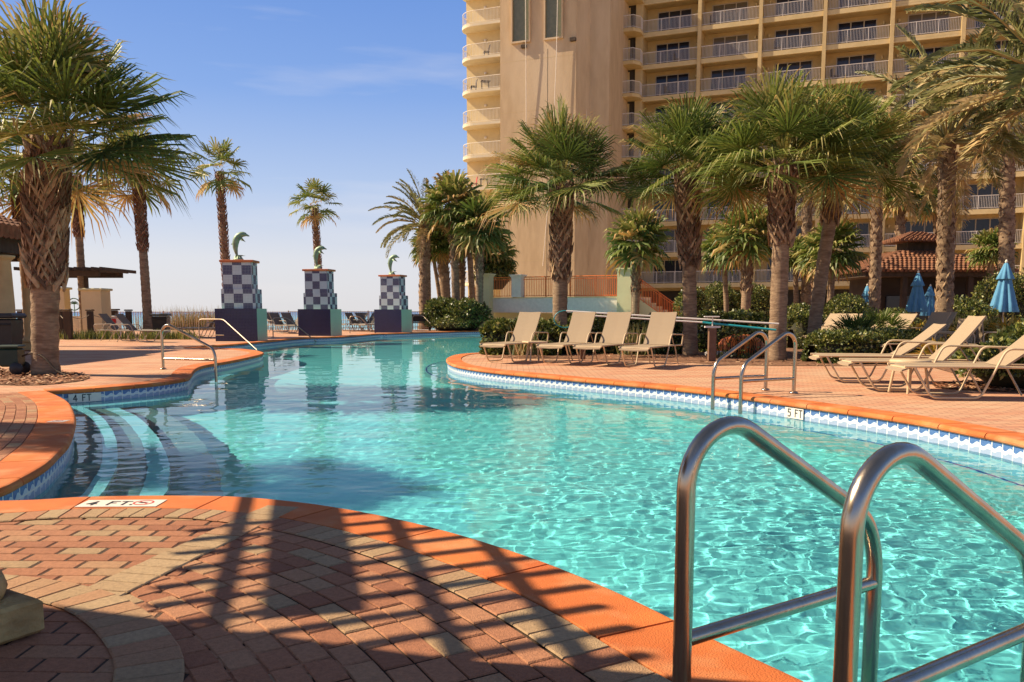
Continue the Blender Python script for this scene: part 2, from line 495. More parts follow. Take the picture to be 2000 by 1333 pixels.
# ------------------------------------------------------------------ pool outline
ZW = -.20
def px(l, z=0): return [tuple(G(a, b, z)[:2]) for a, b in l]
front = [(-3.3, 4.75)] + px([(60, 976), (150, 970.5), (250, 968), (350, 967.5), (430, 968.5), (500, 972), (620, 985), (760, 1010), (900, 1045), (1040, 1090), (1150, 1133), (1250, 1178), (1340, 1223), (1450, 1275), (1575, 1333)]) + [(1.12, 1.95), (1.26, 1.4), (1.3, .8), (1.25, 0), (1.1, -1.2), (1.0, -2.5)]
right = [(4.7, -2.5), (4.62, 1), (4.5, 4)] + px([(2000, 862), (1900, 841), (1800, 822), (1680, 804), (1555, 787), (1400, 766), (1300, 755), (1200, 746), (1120, 739), (1050, 732.5), (980, 726), (930, 720), (895, 714), (878, 708), (873, 702), (877, 697.5), (890, 693), (915, 690), (957, 688.5)]) + [(.6, 23.5), (2.5, 25.5), (5, 29)]
far = [(6, 49.5)] + px([(945, 646.5), (870, 648), (800, 650), (757, 651.5), (735, 652), (665, 657.5), (615, 659), (584, 660.5), (521, 666.5), (462, 672), (415, 675.5), (374, 678.2)])
inlet = px([(374, 678.8), (415, 679.6), (465, 681), (495, 684), (511, 687.5), (513, 690), (500, 694.5), (450, 705), (410, 711.5), (388, 717), (377, 724), (371, 733), (360, 739), (300, 748), (210, 756), (150, 760), (88, 763)])
semi = px([(88, 763), (114, 774), (132, 786), (141, 804), (144, 819), (139, 842), (129, 864), (110, 884), (90, 903), (65, 919), (39, 933), (0, 952)]) + [(-3.3, 4.75)]
C_front = smooth_curve(front, .06)
C_right = smooth_curve(right, .10)
C_far = smooth_curve(far, .25)
C_inlet = smooth_curve(inlet, .10)
C_semi = smooth_curve(semi, .07)
pool = C_front[:-1] + C_right + C_far + C_inlet[:-1] + C_semi[:-1]
def inside(p, poly):
    x, y = p[0], p[1]; c = False; n = len(poly); j = n - 1
    for i in range(n):
        xi, yi = poly[i]; xj, yj = poly[j]
        if (yi > y) != (yj > y) and x < (xj - xi) * (y - yi) / (yj - yi) + xi: c = not c
        j = i
    return c
def area(p): return sum(a[0] * b[1] - b[0] * a[1] for a, b in zip(p, p[1:] + p[:1])) / 2
CCW = area(pool) > 0
def normals(c):         # unit normals pointing into the deck
    out = []
    for i in range(len(c)):
        t = (c[min(i + 1, len(c) - 1)] - c[max(i - 1, 0)])
        t = t.normalized() if t.length else Vector((1, 0))
        n = Vector((t.y, -t.x))
        out.append(n if CCW else -n)
    return out
def offset(c, d): return [p + n * d for p, n in zip(c, normals(c))]

# ------------------------------------------------------------------ ground, deck, sea
def sheet(name, outer, holes, z, m, kind='structure'):
    loops = [[Vector((p[0], p[1], z)) for p in outer]] + [[Vector((p[0], p[1], z)) for p in h] for h in holes]
    tr = tessellate_polygon(loops)
    vs = [v for l in loops for v in l]
    b = MB(); b.add(vs, [t for t in tr])
    o = b.build(name, m)
    for p in o.data.polygons:
        if p.normal.z < 0: p.flip()
    tag(o, kind=kind); return o
sheet('pool_deck', [(-70, -12), (60, -12), (60, 51.5), (-70, 51.5)], [pool], -.014, M_deck)
b = MB(); b.box((-5, -9, -.6), (130, 4, .5))
o = sheet('sand', [(-3000, 47), (3000, 47), (3000, 95), (-3000, 95)], [], -1.6, M_sand)
o = sheet('ground', [(-400, -300), (400, -300), (400, 49), (-400, 49)], [pool], -1.75, M_sand)
m = bpy.data.materials.new('sea_water'); m.use_nodes = True; t = m.node_tree
pb = t.nodes['Principled BSDF']; pb.inputs['Roughness'].default_value = .25
tcn = N(t, 'ShaderNodeTexCoord'); spn = N(t, 'ShaderNodeSeparateXYZ'); t.links.new(tcn.outputs['Object'], spn.inputs[0])
mr = N(t, 'ShaderNodeMapRange'); mr.inputs[1].default_value = 90; mr.inputs[2].default_value = 900; t.links.new(spn.outputs['Y'], mr.inputs[0])
rr = N(t, 'ShaderNodeValToRGB'); t.links.new(mr.outputs[0], rr.inputs[0])
rr.color_ramp.elements[0].color = (.22, .42, .38, 1); rr.color_ramp.elements[1].color = (.03, .10, .22, 1)
e = rr.color_ramp.elements.new(.25); e.color = (.08, .30, .36, 1)
t.links.new(rr.outputs[0], pb.inputs[0])
nn = N(t, 'ShaderNodeTexNoise'); nn.inputs['Scale'].default_value = .5; nn.inputs['Detail'].default_value = 6; t.links.new(tcn.outputs['Object'], nn.inputs[0])
bp = N(t, 'ShaderNodeBump'); bp.inputs['Strength'].default_value = .6; bp.inputs['Distance'].default_value = .5; t.links.new(nn.outputs[0], bp.inputs['Height']); t.links.new(bp.outputs[0], pb.inputs['Normal'])
sheet('sea', [(-9000, 90), (9000, 90), (9000, 12000), (-9000, 12000)], [], -1.9, m)

# pool basin: floor, walls, tile band, ledges and steps
b = MB()
vs = [Vector((p[0], p[1], -1.35)) for p in pool]
b.add(vs, list(tessellate_polygon([vs])))
basin = b.build('pool_floor', M_plaster); tag(basin, kind='structure')
for p in basin.data.polygons:
    if p.normal.z < 0: p.flip()
recv = [basin]
def strip(c, prof_z, off, m, name, kind='structure', parent=None):
    b = MB(); L = 0; q = offset(c, off)
    for i in range(len(q) - 1):
        d = (q[i + 1] - q[i]).length
        for z0, z1 in zip(prof_z, prof_z[1:]):
            b.quad((q[i][0], q[i][1], z0), (q[i + 1][0], q[i + 1][1], z0), (q[i + 1][0], q[i + 1][1], z1), (q[i][0], q[i][1], z1),
                   uv=[(L, z0), (L + d, z0), (L + d, z1), (L, z1)])
        L += d
    o = b.build(name, m, parent); tag(o, kind=kind); return o
allc = [C_front, C_right, C_far, C_inlet, C_semi]
closed = pool + [pool[0]]
for c in allc:
    recv.append(strip(c, (-1.36, -.345), .012, M_plaster, 'pool_wall'))
    recv.append(strip(c, (-.345, -.06), .01, M_tile, 'waterline_tile'))
def band(c, o0, o1, z, m, name, top_only=False, zb=-1.35):
    b = MB(); a = offset(c, o0); d = offset(c, o1)
    for i in range(len(c) - 1):
        b.quad((a[i][0], a[i][1], z), (a[i + 1][0], a[i + 1][1], z), (d[i + 1][0], d[i + 1][1], z), (d[i][0], d[i][1], z))
        if not top_only: b.quad((d[i][0], d[i][1], zb), (d[i + 1][0], d[i + 1][1], zb), (d[i + 1][0], d[i + 1][1], z), (d[i][0], d[i][1], z))
    o = b.build(name, m); tag(o, kind='structure'); return o
Rc = [p for p in C_right if p.y > -1]
recv.append(band(Rc, .02, -.52, -.36, M_plaster_w, 'pool_bench'))
recv.append(band(Rc, -.46, -.49, -.356, M_blue_line, 'bench_edge_line', True))
Sc = C_semi
Sc2 = C_semi
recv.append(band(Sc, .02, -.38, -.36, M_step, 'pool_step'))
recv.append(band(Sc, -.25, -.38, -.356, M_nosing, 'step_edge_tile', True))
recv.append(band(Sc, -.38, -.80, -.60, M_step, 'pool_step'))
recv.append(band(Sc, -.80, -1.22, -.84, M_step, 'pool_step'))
recv.append(band(Sc, -.62, -.80, -.596, M_nosing, 'step_edge_tile', True))
recv.append(band([p for p in C_inlet if p.x > -6.9 and p.y < 17.5], .02, -.5, -.36, M_plaster_w, 'pool_bench'))

# coping: bullnosed pieces along every edge
def coping(c, piece, name, wid=.33):
    b = MB()
    nrm = normals(c)
    L = [0]
    for a, q in zip(c, c[1:]): L.append(L[-1] + (q - a).length)
    prof = [(wid, -.06), (wid, -.004), (wid - .004, 0), (.012, 0), (-.004, -.004), (-.016, -.016), (-.022, -.033), (-.018, -.05), (-.006, -.062), (.02, -.064)]
    def at(s):
        j = 0
        s = max(0, min(L[-1], s))
        lo, hi = 0, len(L) - 2
        while lo < hi:
            k = (lo + hi) // 2
            if L[k + 1] < s: lo = k + 1
            else: hi = k
        j = lo
        d = L[j + 1] - L[j]; t = (s - L[j]) / d if d else 0
        return c[j].lerp(c[j + 1], t), nrm[j].lerp(nrm[j + 1], t).normalized()
    n = max(1, round(L[-1] / piece)); pl = L[-1] / n
    for k in range(n):
        s0 = k * pl + .0065; s1 = (k + 1) * pl - .0065
        m = max(2, int(pl / .09))
        rings = []
        for i in range(m + 1):
            p, q = at(s0 + (s1 - s0) * i / m)
            rings.append([Vector((p.x + q.x * u, p.y + q.y * u, z)) for u, z in prof])
        np_ = len(prof)
        vs = [v for r_ in rings for v in r_]
        fs = [(i * np_ + j, (i + 1) * np_ + j, (i + 1) * np_ + (j + 1) % np_, i * np_ + (j + 1) % np_) for i in range(m) for j in range(np_)]
        fs += [tuple(range(np_)), tuple(m * np_ + j for j in range(np_ - 1, -1, -1))]
        b.add(vs, fs, rnd.random())
    o = b.build(name, M_coping, fix=True); tag(o, kind='structure'); return o
coping(C_front, .78, 'coping')
coping(C_right, .62, 'coping')
coping(C_far, .8, 'coping')
coping(C_inlet, .62, 'coping')
coping(C_semi, .72, 'coping')

# water surface with real ripples
M_water = bpy.data.materials.new('pool_water'); M_water.use_nodes = True; t = M_water.node_tree
t.nodes.remove(t.nodes['Principled BSDF'])
rf = N(t, 'ShaderNodeBsdfRefraction'); rf.inputs['IOR'].default_value = 1.33; rf.inputs['Roughness'].default_value = 0; rf.inputs['Color'].default_value = (.46, .86, .98, 1)
gl = N(t, 'ShaderNodeBsdfGlossy'); gl.inputs['Roughness'].default_value = .02; gl.inputs['Color'].default_value = (1, 1, 1, 1)
fr = N(t, 'ShaderNodeFresnel'); fr.inputs['IOR'].default_value = 1.11
ms = N(t, 'ShaderNodeMixShader')
t.links.new(fr.outputs[0], ms.inputs[0]); t.links.new(rf.outputs[0], ms.inputs[1]); t.links.new(gl.outputs[0], ms.inputs[2])
t.links.new(ms.outputs[0], t.nodes['Material Output'].inputs[0])
xs = []; x = -12.8
while x < 6.2: xs.append(x); x += .032 if -4 < x < 4.6 else .07
ys = []; y = -2.4
while y < 50:
    ys.append(y); y += .3 if y < 1 else (.03 if y < 8 else (.03 + (y - 8) * .012))
def wave(x, y):
    N3 = noise.noise
    far_k = 1 / (1 + max(0, y - 10) * .05)
    chop = .55 + .9 * max(0, min(1, (x + 1.5) / 4)) * max(0, min(1, (11 - y) / 5)) 
    h = .006 * N3(Vector((x * 1.3 + .4 * y, y * 2.0, 0))) + .0024 * N3(Vector((x * 3.6 - y, y * 5.5, 3.1)))
    h += chop * .0026 * N3(Vector((x * 7 + 2 * N3(Vector((x * 2, y * 2, 5))), y * 10, 7.7))) + chop * .0024 * N3(Vector((x * 14 + 3 * N3(Vector((x * 3, y * 3, 8))), y * 18, 1.3)))
    if y < 10: h += chop * .0009 * N3(Vector((x * 26, y * 32, 4.4)))
    return h * far_k
grow = {}
b = MB()
idx = {}
polyx = [tuple(p) for p in pool]
ins = {}
for j, y in enumerate(ys):
    # scanline crossings
    cr_ = []
    n = len(polyx)
    for i in range(n):
        (x0, y0), (x1, y1) = polyx[i], polyx[(i + 1) % n]
        if (y0 > y) != (y1 > y): cr_.append(x0 + (y - y0) * (x1 - x0) / (y1 - y0))
    cr_.sort()
    ins[j] = [(a - .25, c + .25) for a, c in zip(cr_[::2], cr_[1::2])]
def isin(i, j):
    for jj in (j - 1, j, j + 1):
        for a, c in ins.get(jj, []):
            if a <= xs[i] <= c: return True
    return False
vs = []; fs = []
for j in range(len(ys)):
    for i in range(len(xs)):
        if isin(i, j):
            idx[i, j] = len(vs); vs.append((xs[i], ys[j], ZW + wave(xs[i], ys[j])))
for (i, j) in idx:
    if (i + 1, j) in idx and (i + 1, j + 1) in idx and (i, j + 1) in idx:
        fs.append((idx[i, j], idx[i + 1, j], idx[i + 1, j + 1], idx[i, j + 1]))
me = bpy.data.meshes.new('pool_water'); me.from_pydata(vs, [], fs); me.materials.append(M_water)
me.polygons.foreach_set('use_smooth', [True] * len(fs))
water = bpy.data.objects.new('pool_water', me); COL.objects.link(water); tag(water, kind='structure')
water.cycles.is_caustics_caster = True
for o in recv: o.cycles.is_caustics_receiver = True

# ------------------------------------------------------------------ foreground brick paving, every paver modelled
def brick(b, q, z=0, r=.5, gap=.0048, ch=.005):
    c = (q[0] + q[1] + q[2] + q[3]) / 4
    dz = z + rnd.uniform(-.0012, .0012)
    lo_, hi_ = [], []
    for p in q:
        d = (c - p); L_ = d.length or 1
        a = p + d * (gap / L_)
        e = p + d * ((gap + ch * 1.4) / L_)
        lo_.append(Vector((a.x, a.y, dz - ch))); hi_.append(Vector((e.x, e.y, dz)))
    vs = lo_ + hi_
    b.add(vs, [(4, 5, 6, 7)] + [(i, (i + 1) % 4, (i + 1) % 4 + 4, i + 4) for i in range(4)], r)
bandA = [Vector((-1.30, 4.62)), Vector((-1.355, 4.39)), Vector((-1.64, 3.05))]
bandB = smooth_curve([(-2.6, 3.35), (-2.1, 3.28), (-1.75, 3.15), (-1.53, 3.0), (-1.30, 2.75), (-1.12, 2.46), (-1.0, 2.0), (-.95, 1.3)], .105)
def left_of(p):
    if p.y > 3.0:
        return p.x < -1.64 + (p.y - 3.05) * .2127
    for a, c in zip(bandB, bandB[1:]):
        if a.y >= p.y > c.y: return p.x < a.x + (c.x - a.x) * (a.y - p.y) / (a.y - c.y)
    return p.x < -.95
def on_band(p):
    for ln in (bandA, bandB):
        for a, c in zip(ln, ln[1:]):
            d = c - a; t = max(0, min(1, (p - a).dot(d) / d.length_squared))
            if (a + d * t - p).length < .03: return True
    return False
polyF = [(-3.7, 5.2)] + [(p.x, p.y) for p in offset(C_front, .33)] + [(-3.7, -2.5)]
b = MB()
def pick(tan=False, red=False):
    if tan: return rnd.uniform(.60, .97)
    q = rnd.random()
    if red: return rnd.uniform(0, .62) if q < .88 else rnd.uniform(.62, .85)
    return rnd.uniform(.05, .62) if q < .84 else rnd.uniform(.62, .85)
nF = normals(C_front)
LF = [0]
for a, c in zip(C_front, C_front[1:]): LF.append(LF[-1] + (c - a).length)
def atF(s, tt):
    s = max(0, min(LF[-1] - 1e-6, s))
    j = min(int(s / LF[-1] * (len(C_front) - 1)), len(C_front) - 2)
    while LF[j] > s: j -= 1
    while LF[j + 1] < s: j += 1
    t = (s - LF[j]) / (LF[j + 1] - LF[j])
    p = C_front[j].lerp(C_front[j + 1], t)
    # widen the normal window so that inner courses stay smooth
    k0 = max(0, j - 7); k1 = min(len(nF) - 1, j + 8)
    nn_ = Vector((0, 0))
    for k in range(k0, k1 + 1): nn_ += nF[k]
    nn_.normalize()
    return p + nn_ * tt
s = 0
while s < LF[-1] - .12:      # soldier course beside the coping
    q = [atF(s, .335), atF(s + .115, .335), atF(s + .115, .535), atF(s, .535)]
    brick(b, q, .002, pick(tan=rnd.random() < (.72 if q[0].x > -1.2 else .35)))
    s += .115
for k in range(22):          # curved courses
    t0 = .537 + k * .104
    s = (k % 2) * .1 + .8
    while s < LF[-1] - .2:
        q = [atF(s, t0), atF(s + .2, t0), atF(s + .2, t0 + .104), atF(s, t0 + .104)]
        c = (q[0] + q[2]) / 2
        sz = (q[1] - q[0]).length
        if sz > .05 and not left_of(c) and not on_band(c): brick(b, q, -.002 - .0008 * (k % 3), pick(red=True))
        s += .2 if sz > .12 else .3
for k in range(46):          # straight courses
    y0 = 4.62 - k * .104
    x = -3.7 + (k % 2) * .1
    while x < -.6:
        q = [Vector((x, y0 - .015 * x)), Vector((x + .2, y0 - .015 * (x + .2))), Vector((x + .2, y0 - .104 - .015 * (x + .2))), Vector((x, y0 - .104 - .015 * x))]
        c = (q[0] + q[2]) / 2
        if left_of(c - Vector((.55, 0))) and inside(c, polyF) and not on_band(c): brick(b, [q[3], q[2], q[1], q[0]], -.0075, pick())
        x += .2
def bandcourse(line, w):
    L = [0]
    for a, c in zip(line, line[1:]): L.append(L[-1] + (c - a).length)
    n = int(L[-1] / .105)
    def at(s):
        for j in range(len(L) - 1):
            if L[j + 1] >= s - 1e-9:
                t = (s - L[j]) / (L[j + 1] - L[j]); d = (line[j + 1] - line[j]).normalized()
                return line[j].lerp(line[j + 1], t), Vector((-d.y, d.x))
        d = (line[-1] - line[-2]).normalized(); return line[-1], Vector((-d.y, d.x))
    for i in range(n):
        (p0, n0), (p1, n1) = at(i * .105), at((i + 1) * .105)
        brick(b, [p0 - n0 * w / 2, p1 - n1 * w / 2, p1 + n1 * w / 2, p0 + n0 * w / 2], .0035, pick(tan=True))
bandcourse(bandA, .21); bandcourse(bandB, .21)
# curved courses on the small step landing at the left
nS = normals(C_semi)
for k in range(16):
    t0 = .335 + k * .104
    a = offset(C_semi, t0); d = offset(C_semi, t0 + .104)
    st = 3
    for i in range((k % 2) * 1, len(a) - st, st):
        q = [a[i], a[i + st], d[i + st], d[i]]
        if (a[i + st] - a[i]).length > .08 and q[2].y > 4.95: brick(b, q, -.004, pick())
pav = b.build('brick_paving', M_brick, fix=True); tag(pav, kind='structure')
gs = sheet('paving_bed', [(-3.9, -2.4), (-3.9, 4.9)] + [(p.x, p.y) for p in offset(C_front, .12)[2:]], [], -.0115, M_grout)

# ------------------------------------------------------------------ lettered tiles on coping and walls
GLY = {'4': [((.62, 0), (.62, 1)), ((.62, 1), (.05, .32)), ((.05, .32), (.85, .32))],
       '5': [((.8, 1), (.15, 1)), ((.15, 1), (.15, .58)), ((.15, .58), (.7, .58)), ((.7, .58), (.8, .3)), ((.8, .3), (.65, 0)), ((.65, 0), (.1, 0))],
       'F': [((.15, 0), (.15, 1)), ((.15, 1), (.8, 1)), ((.15, .55), (.65, .55))],
       'T': [((.45, 0), (.45, 1)), ((.05, 1), (.85, 1))], '.': [((.1, 0), (.1, .1))]}
def letters(b, txt, O, U, V, h, nrm, th=.12):
    x = 0
    for ch in txt:
        if ch == ' ': x += .55; continue
        for (a, c) in GLY[ch]:
            A_ = O + U * (x + a[0] * .7) * h + V * a[1] * h; C_ = O + U * (x + c[0] * .7) * h + V * c[1] * h
            d = (C_ - A_).normalized(); w = nrm.cross(d) * h * th / 2
            A2 = A_ - d * h * th / 2; C2 = C_ + d * h * th / 2
            b.quad(A2 - w, C2 - w, C2 + w, A2 + w)
        x += .35 if ch == '.' else .82
def flat_sign(name, O, U, V, w, h, nrm, txt, tx, ty, th_, label, nodive=False):
    b = MB(); o3 = nrm * .002
    P_ = [O, O + U * w, O + U * w + V * h, O + V * h]
    b.add([p for p in P_] + [p + o3 for p in P_], [(4, 5, 6, 7), (0, 1, 5, 4), (1, 2, 6, 5), (2, 3, 7, 6), (3, 0, 4, 7)])
    o = b.build(name, M_signw, fix=False)
    tag(o, label, 'depth marker')
    b = MB(); o4 = nrm * .0035
    letters(b, txt, O + U * tx + V * ty + o4, U, V, th_, nrm, .17)
    if b.f: b.build('lettering', M_black, o)
    if nodive:
        b = MB(); c = O + U * (w - h * .62) + V * h * .55 + o4; rr_ = h * .34
        n = 20
        for i in range(n):
            a0 = 2 * math.pi * i / n; a1 = 2 * math.pi * (i + 1) / n
            p = [c + (U * math.cos(a) + V * math.sin(a)) * k for a, k in ((a0, rr_), (a1, rr_), (a1, rr_ * .82), (a0, rr_ * .82))]
            b.quad(*p)
        d = (U - V).normalized(); w_ = nrm.cross(d) * rr_ * .08
        b.quad(c - d * rr_ * .9 - w_, c + d * rr_ * .9 - w_, c + d * rr_ * .9 + w_, c - d * rr_ * .9 + w_)
        b.build('no_diving_ring', M_red, o)
        b = MB(); o5 = nrm * .003
        b.quad(c - U * rr_ * .6 + o5 * .1, c - U * rr_ * .1 - V * rr_ * .2, c + U * rr_ * .5 + V * rr_ * .1, c - U * rr_ * .1 + V * rr_ * .25)
        b.build('diver_mark', M_black, o)
    return o
UP = Vector((0, 0, 1))
g0 = G(145, 991, .002); g1 = G(304, 990, .002); U = (g1 - g0).normalized(); V = UP.cross(U)
flat_sign('depth_marker', g0, U, V, (g1 - g0).length, .17, UP, '4 FT.', .04, .04, .083, 'white 4 FT and no diving tile set in the near orange coping', True)
g0 = G(90, 825, .002); g1 = G(122, 825, .002); U = (g1 - g0).normalized(); V = UP.cross(U)
flat_sign('depth_marker', g0, U, V, (g1 - g0).length, .15, UP, '', .0, .0, .1, 'small white no diving tile on the curved coping of the step landing', True)
def wall_sign(c, pxx, w, txt, label):
    q = offset(c, -.001)
    best = min(range(2, len(q) - 2), key=lambda i: abs(1000 + F * q[i][0] / max(.1, q[i][1]) - pxx) + (50 if q[i][1] < 1 else 0))
    d = (q[best + 1] - q[best - 1]).normalized(); U = Vector((d.x, d.y, 0)); 
    if U.x < 0: U = -U
    nrm = U.cross(UP)
    O = Vector((q[best][0], q[best][1], -.195)) - U * w / 2 + nrm * .003
    return flat_sign('depth_marker', O, U, UP, w, .125, nrm, txt, w * .14, .022, .085, label)
wall_sign(C_inlet, 163, .44, '4 FT', 'cream 4 FT wall tile under the shaded coping beside the left palm')
wall_sign(C_right, 1556, .30, '5 FT', 'white 5 FT wall tile near the far ladder rails')
wall_sign(C_right, 1058, .30, '4 FT', 'white 4 FT wall tile below the upright loungers')

# ------------------------------------------------------------------ handrails
def arc(pts, k=6, rad=.12):     # round the corners of a polyline
    pts = [Vector(p) for p in pts]; out = [pts[0]]
    for a, p, c in zip(pts, pts[1:], pts[2:]):
        d0 = (a - p); d1 = (c - p)
        r = min(rad, d0.length * .49, d1.length * .49)
        A0 = p + d0.normalized() * r; A1 = p + d1.normalized() * r
        for i in range(k + 1):
            t = i / k
            out.append((A0 * (1 - t) + p * t) * (1 - t) + (p * t * 0 + (p * (1 - t) + A1 * t)) * t)
    out.append(pts[-1]); return out
def ladder_rail(base, tip, ztop=.81, label='', group=None, rad=.026, low=.20, bend=.36):
    L = (Vector(tip) - Vector(base)).length
    o = empty('handrail', (base[0], base[1], 0), math.atan2(tip[1] - base[1], tip[0] - base[0]), label, 'handrail', group)
    b = MB()
    pts = [(0, 0, -.01), (0, 0, ztop - .26)]
    top = []
    n = 12
    # loop over the top: quarter into a slope
    sl = math.atan2(ztop - .045 - bend, L - .22)
    rr_ = .165
    for i in range(n + 1):
        a = math.pi - (math.pi / 2 + sl) * i / n
        top.append((rr_ + rr_ * math.cos(a), 0, ztop - rr_ + rr_ * math.sin(a)))
    pts = [(0, 0, -.01), (0, 0, .2), (0, 0, ztop - rr_ - .03)] + top
    e = Vector(top[-1]); d = Vector((math.cos(sl), 0, -math.sin(sl)))
    kk = (L - .06 - e.x) / d.x
    p2 = e + d * kk
    q = arc([e + d * .02, p2, (L, 0, p2.z - .14), (L, 0, -.95)], 7, .13)
    pts += q
    b.tube(pts, rad, 18)
    b.build('rail_tube', M_steel, o)
    b = MB(); b.tube([(0, 0, low), (L / 2, 0, low), (L, 0, low)], rad * .86, 14, cap=False); b.build('cross_tube', M_steel, o)
    b = MB(); b.lathe([(rad * 2.3, 0), (rad * 2.3, .006), (rad * 1.9, .018), (rad * 1.05, .024)], 20); b.build('base_flange', M_steel, o)
    return o
ladder_rail((.47, 2.20), (1.21, 2.69), .785, label='large near steel ladder rail standing left of its twin', group='near ladder rails')
ladder_rail((.755, 1.80), (1.495, 2.29), .775, label='closest steel ladder rail at the bottom right corner', group='near ladder rails')
ladder_rail(G(1495, 762), G(1394, 797, ZW), .81, 'far steel ladder rail nearer the brown post', 'far ladder rails')
ladder_rail(G(1550, 768), G(1448, 805, ZW), .81, 'far steel ladder rail nearer the beige loungers', 'far ladder rails')
ladder_rail(G(319, 721), G(421, 745, ZW), .84, 'single steel handrail on the left deck beside the 4 FT wall', None)
def bent_rail(p0, pm, p1, zt, label):
    p0 = Vector(p0); p1 = Vector(p1); pm = Vector(pm)
    o = empty('handrail', (p0.x, p0.y, 0), 0, label, 'handrail', 'bent entry rails by the pedestals')
    b = MB(); pts = arc([Vector((0, 0, 0)), Vector((0, 0, zt)), Vector((pm.x - p0.x, pm.y - p0.y, zt)), Vector((p1.x - p0.x, p1.y - p0.y, p1.z))], 4, .15)
    b.tube(pts, .024, 8); b.build('rail_tube', M_steel_d, o)
    b = MB(); b.tube([(0, 0, .25), ((pm.x - p0.x), (pm.y - p0.y), .25)], .016, 6); b.build('cross_tube', M_steel, o)
a0 = G(389.7, 668); bent_rail(a0, A(436, 624.5, a0.y - .3), G(502, 684, ZW), .82, 'bent steel rail in front of the nearest checkered pedestal')
a0 = G(533.6, 660); bent_rail(a0, A(560, 621, a0.y + .1), G(618, 668, ZW), .84, 'bent steel rail between the nearest and middle pedestals')
a0 = G(683.6, 651); bent_rail(a0, A(702, 616, a0.y), Vector((A(740, 650, a0.y + .5).x, a0.y + .5, ZW)), .86, 'bent steel rail in front of the farthest pedestal')
a0 = G(806, 646); bent_rail(a0, A(826, 618, a0.y), G(861.5, 654, ZW), .86, 'bent steel rail right of the farthest pedestal')

# ------------------------------------------------------------------ pedestals and dolphins
def pedestal(cx, cy, d, ang, label, dlabel, s=1.0):
    o = empty('fountain_pedestal', (cx, cy, 0), ang, label, 'pedestal', 'checkered dolphin pedestals')
    b = MB(); b.box((0, 0, .0), (1.58, 1.35, 2.42)); b.build('base_block', M_navy, o)
    b = MB()
    b.quad((.793, -.677, -.5), (.793, .677, -.5), (.793, .677, 1.212), (.793, -.677, 1.212), uv=[(0, -.5), (1.35, -.5), (1.35, 1.21), (0, 1.21)])
    b.quad((.793, -.677, 1.213), (.793, .677, 1.213), (-.793, .677, 1.213), (-.793, -.677, 1.213), uv=[(0, 0), (1.35, 0), (1.35, 1.5), (0, 1.5)])
    b.build('mint_side_panel', M_mint, o)
    b = MB(); b.box((.045, 0, 1.58), (1.29, .86, .74)); b.build('lower_tier', M_check, o)
    b = MB(); b.box((.01, 0, 2.45), (1.10, .76, 1.00)); b.build('upper_tier', M_check, o)
    b = MB(); b.box((.01, 0, 2.995), (1.26, .92, .09), bev=.015); b.build('cap', M_cap, o)
    dlp = empty('dolphin_statue', (cx - .06, cy, 3.04), ang, dlabel, 'statue', 'bronze dolphins on the pedestals')
    b = MB()
    P_ = [(0, .0, .10), (-.02, 0, .18), (-.05, 0, .30), (-.075, 0, .46), (-.07, 0, .62), (-.03, 0, .77), (.05, 0, .90), (.16, 0, .97), (.25, 0, .985), (.32, 0, .97), (.36, 0, .955), (.43, 0, .93), (.47, 0, .915)]
    Rr = [.028, .038, .06, .092, .118, .128, .125, .112, .095, .075, .045, .032, .018]
    b.tube(P_, Rr, 14); b.build('body', M_bronze, dlp)
    b = MB()
    def fin(a, c, tip, th=.02):
        a, c, tip = Vector(a), Vector(c), Vector(tip); n = (c - a).cross(tip - a).normalized() * th
        b.add([a + n, c + n, tip, a - n, c - n], [(0, 1, 2), (4, 3, 2), (0, 3, 4, 1), (0, 2, 3), (1, 4, 2)])
    fin((-.14, 0, .70), (-.12, 0, .58), (-.24, 0, .60)); b.build('dorsal_fin', M_bronze, dlp)
    b = MB(); fin((.17, -.09, .86), (.09, -.10, .80), (.27, -.20, .70)); fin((.17, .09, .86), (.09, .10, .80), (.27, .20, .70)); b.build('flippers', M_bronze, dlp)
    b = MB(); fin((-.02, 0, .14), (.03, 0, .20), (.26, -.17, .19)); fin((-.02, 0, .14), (.03, 0, .20), (.26, .17, .19)); b.build('tail_fluke', M_bronze, dlp)
    b = MB()
    for k in range(9):
        a = k * .7; b.lathe([(.11, 0), (.09, .05), (.04, .10 + .03 * (k % 3)), (.008, .16 + .03 * (k % 2))], 7, (.10 * math.cos(a) + .03, .08 * math.sin(a), 0))
    b.build('splash_base', M_bronze, dlp)
for (pl, pc, yb, d, ang, lab, dl) in ((421, 499, 604, 31.4, R(1), 'nearest and largest blue and white checkered pedestal', 'bronze leaping dolphin on the nearest pedestal'),
                                   (586, 640, 604, 38.2, R(-10), 'middle blue and white checkered pedestal', 'bronze leaping dolphin on the middle pedestal'),
                                   (735, 779, 605, 44.2, R(-17), 'farthest checkered pedestal with purple base', 'bronze leaping dolphin on the farthest pedestal')):
    a = A(pl, yb, d); c = A(pc, yb, d)
    mx_ = (a.x + c.x) / 2
    fwd = Vector((-math.sin(ang), math.cos(ang)))
    pedestal(mx_ + fwd.x * .68, d + fwd.y * .68, d, ang, lab, dl)

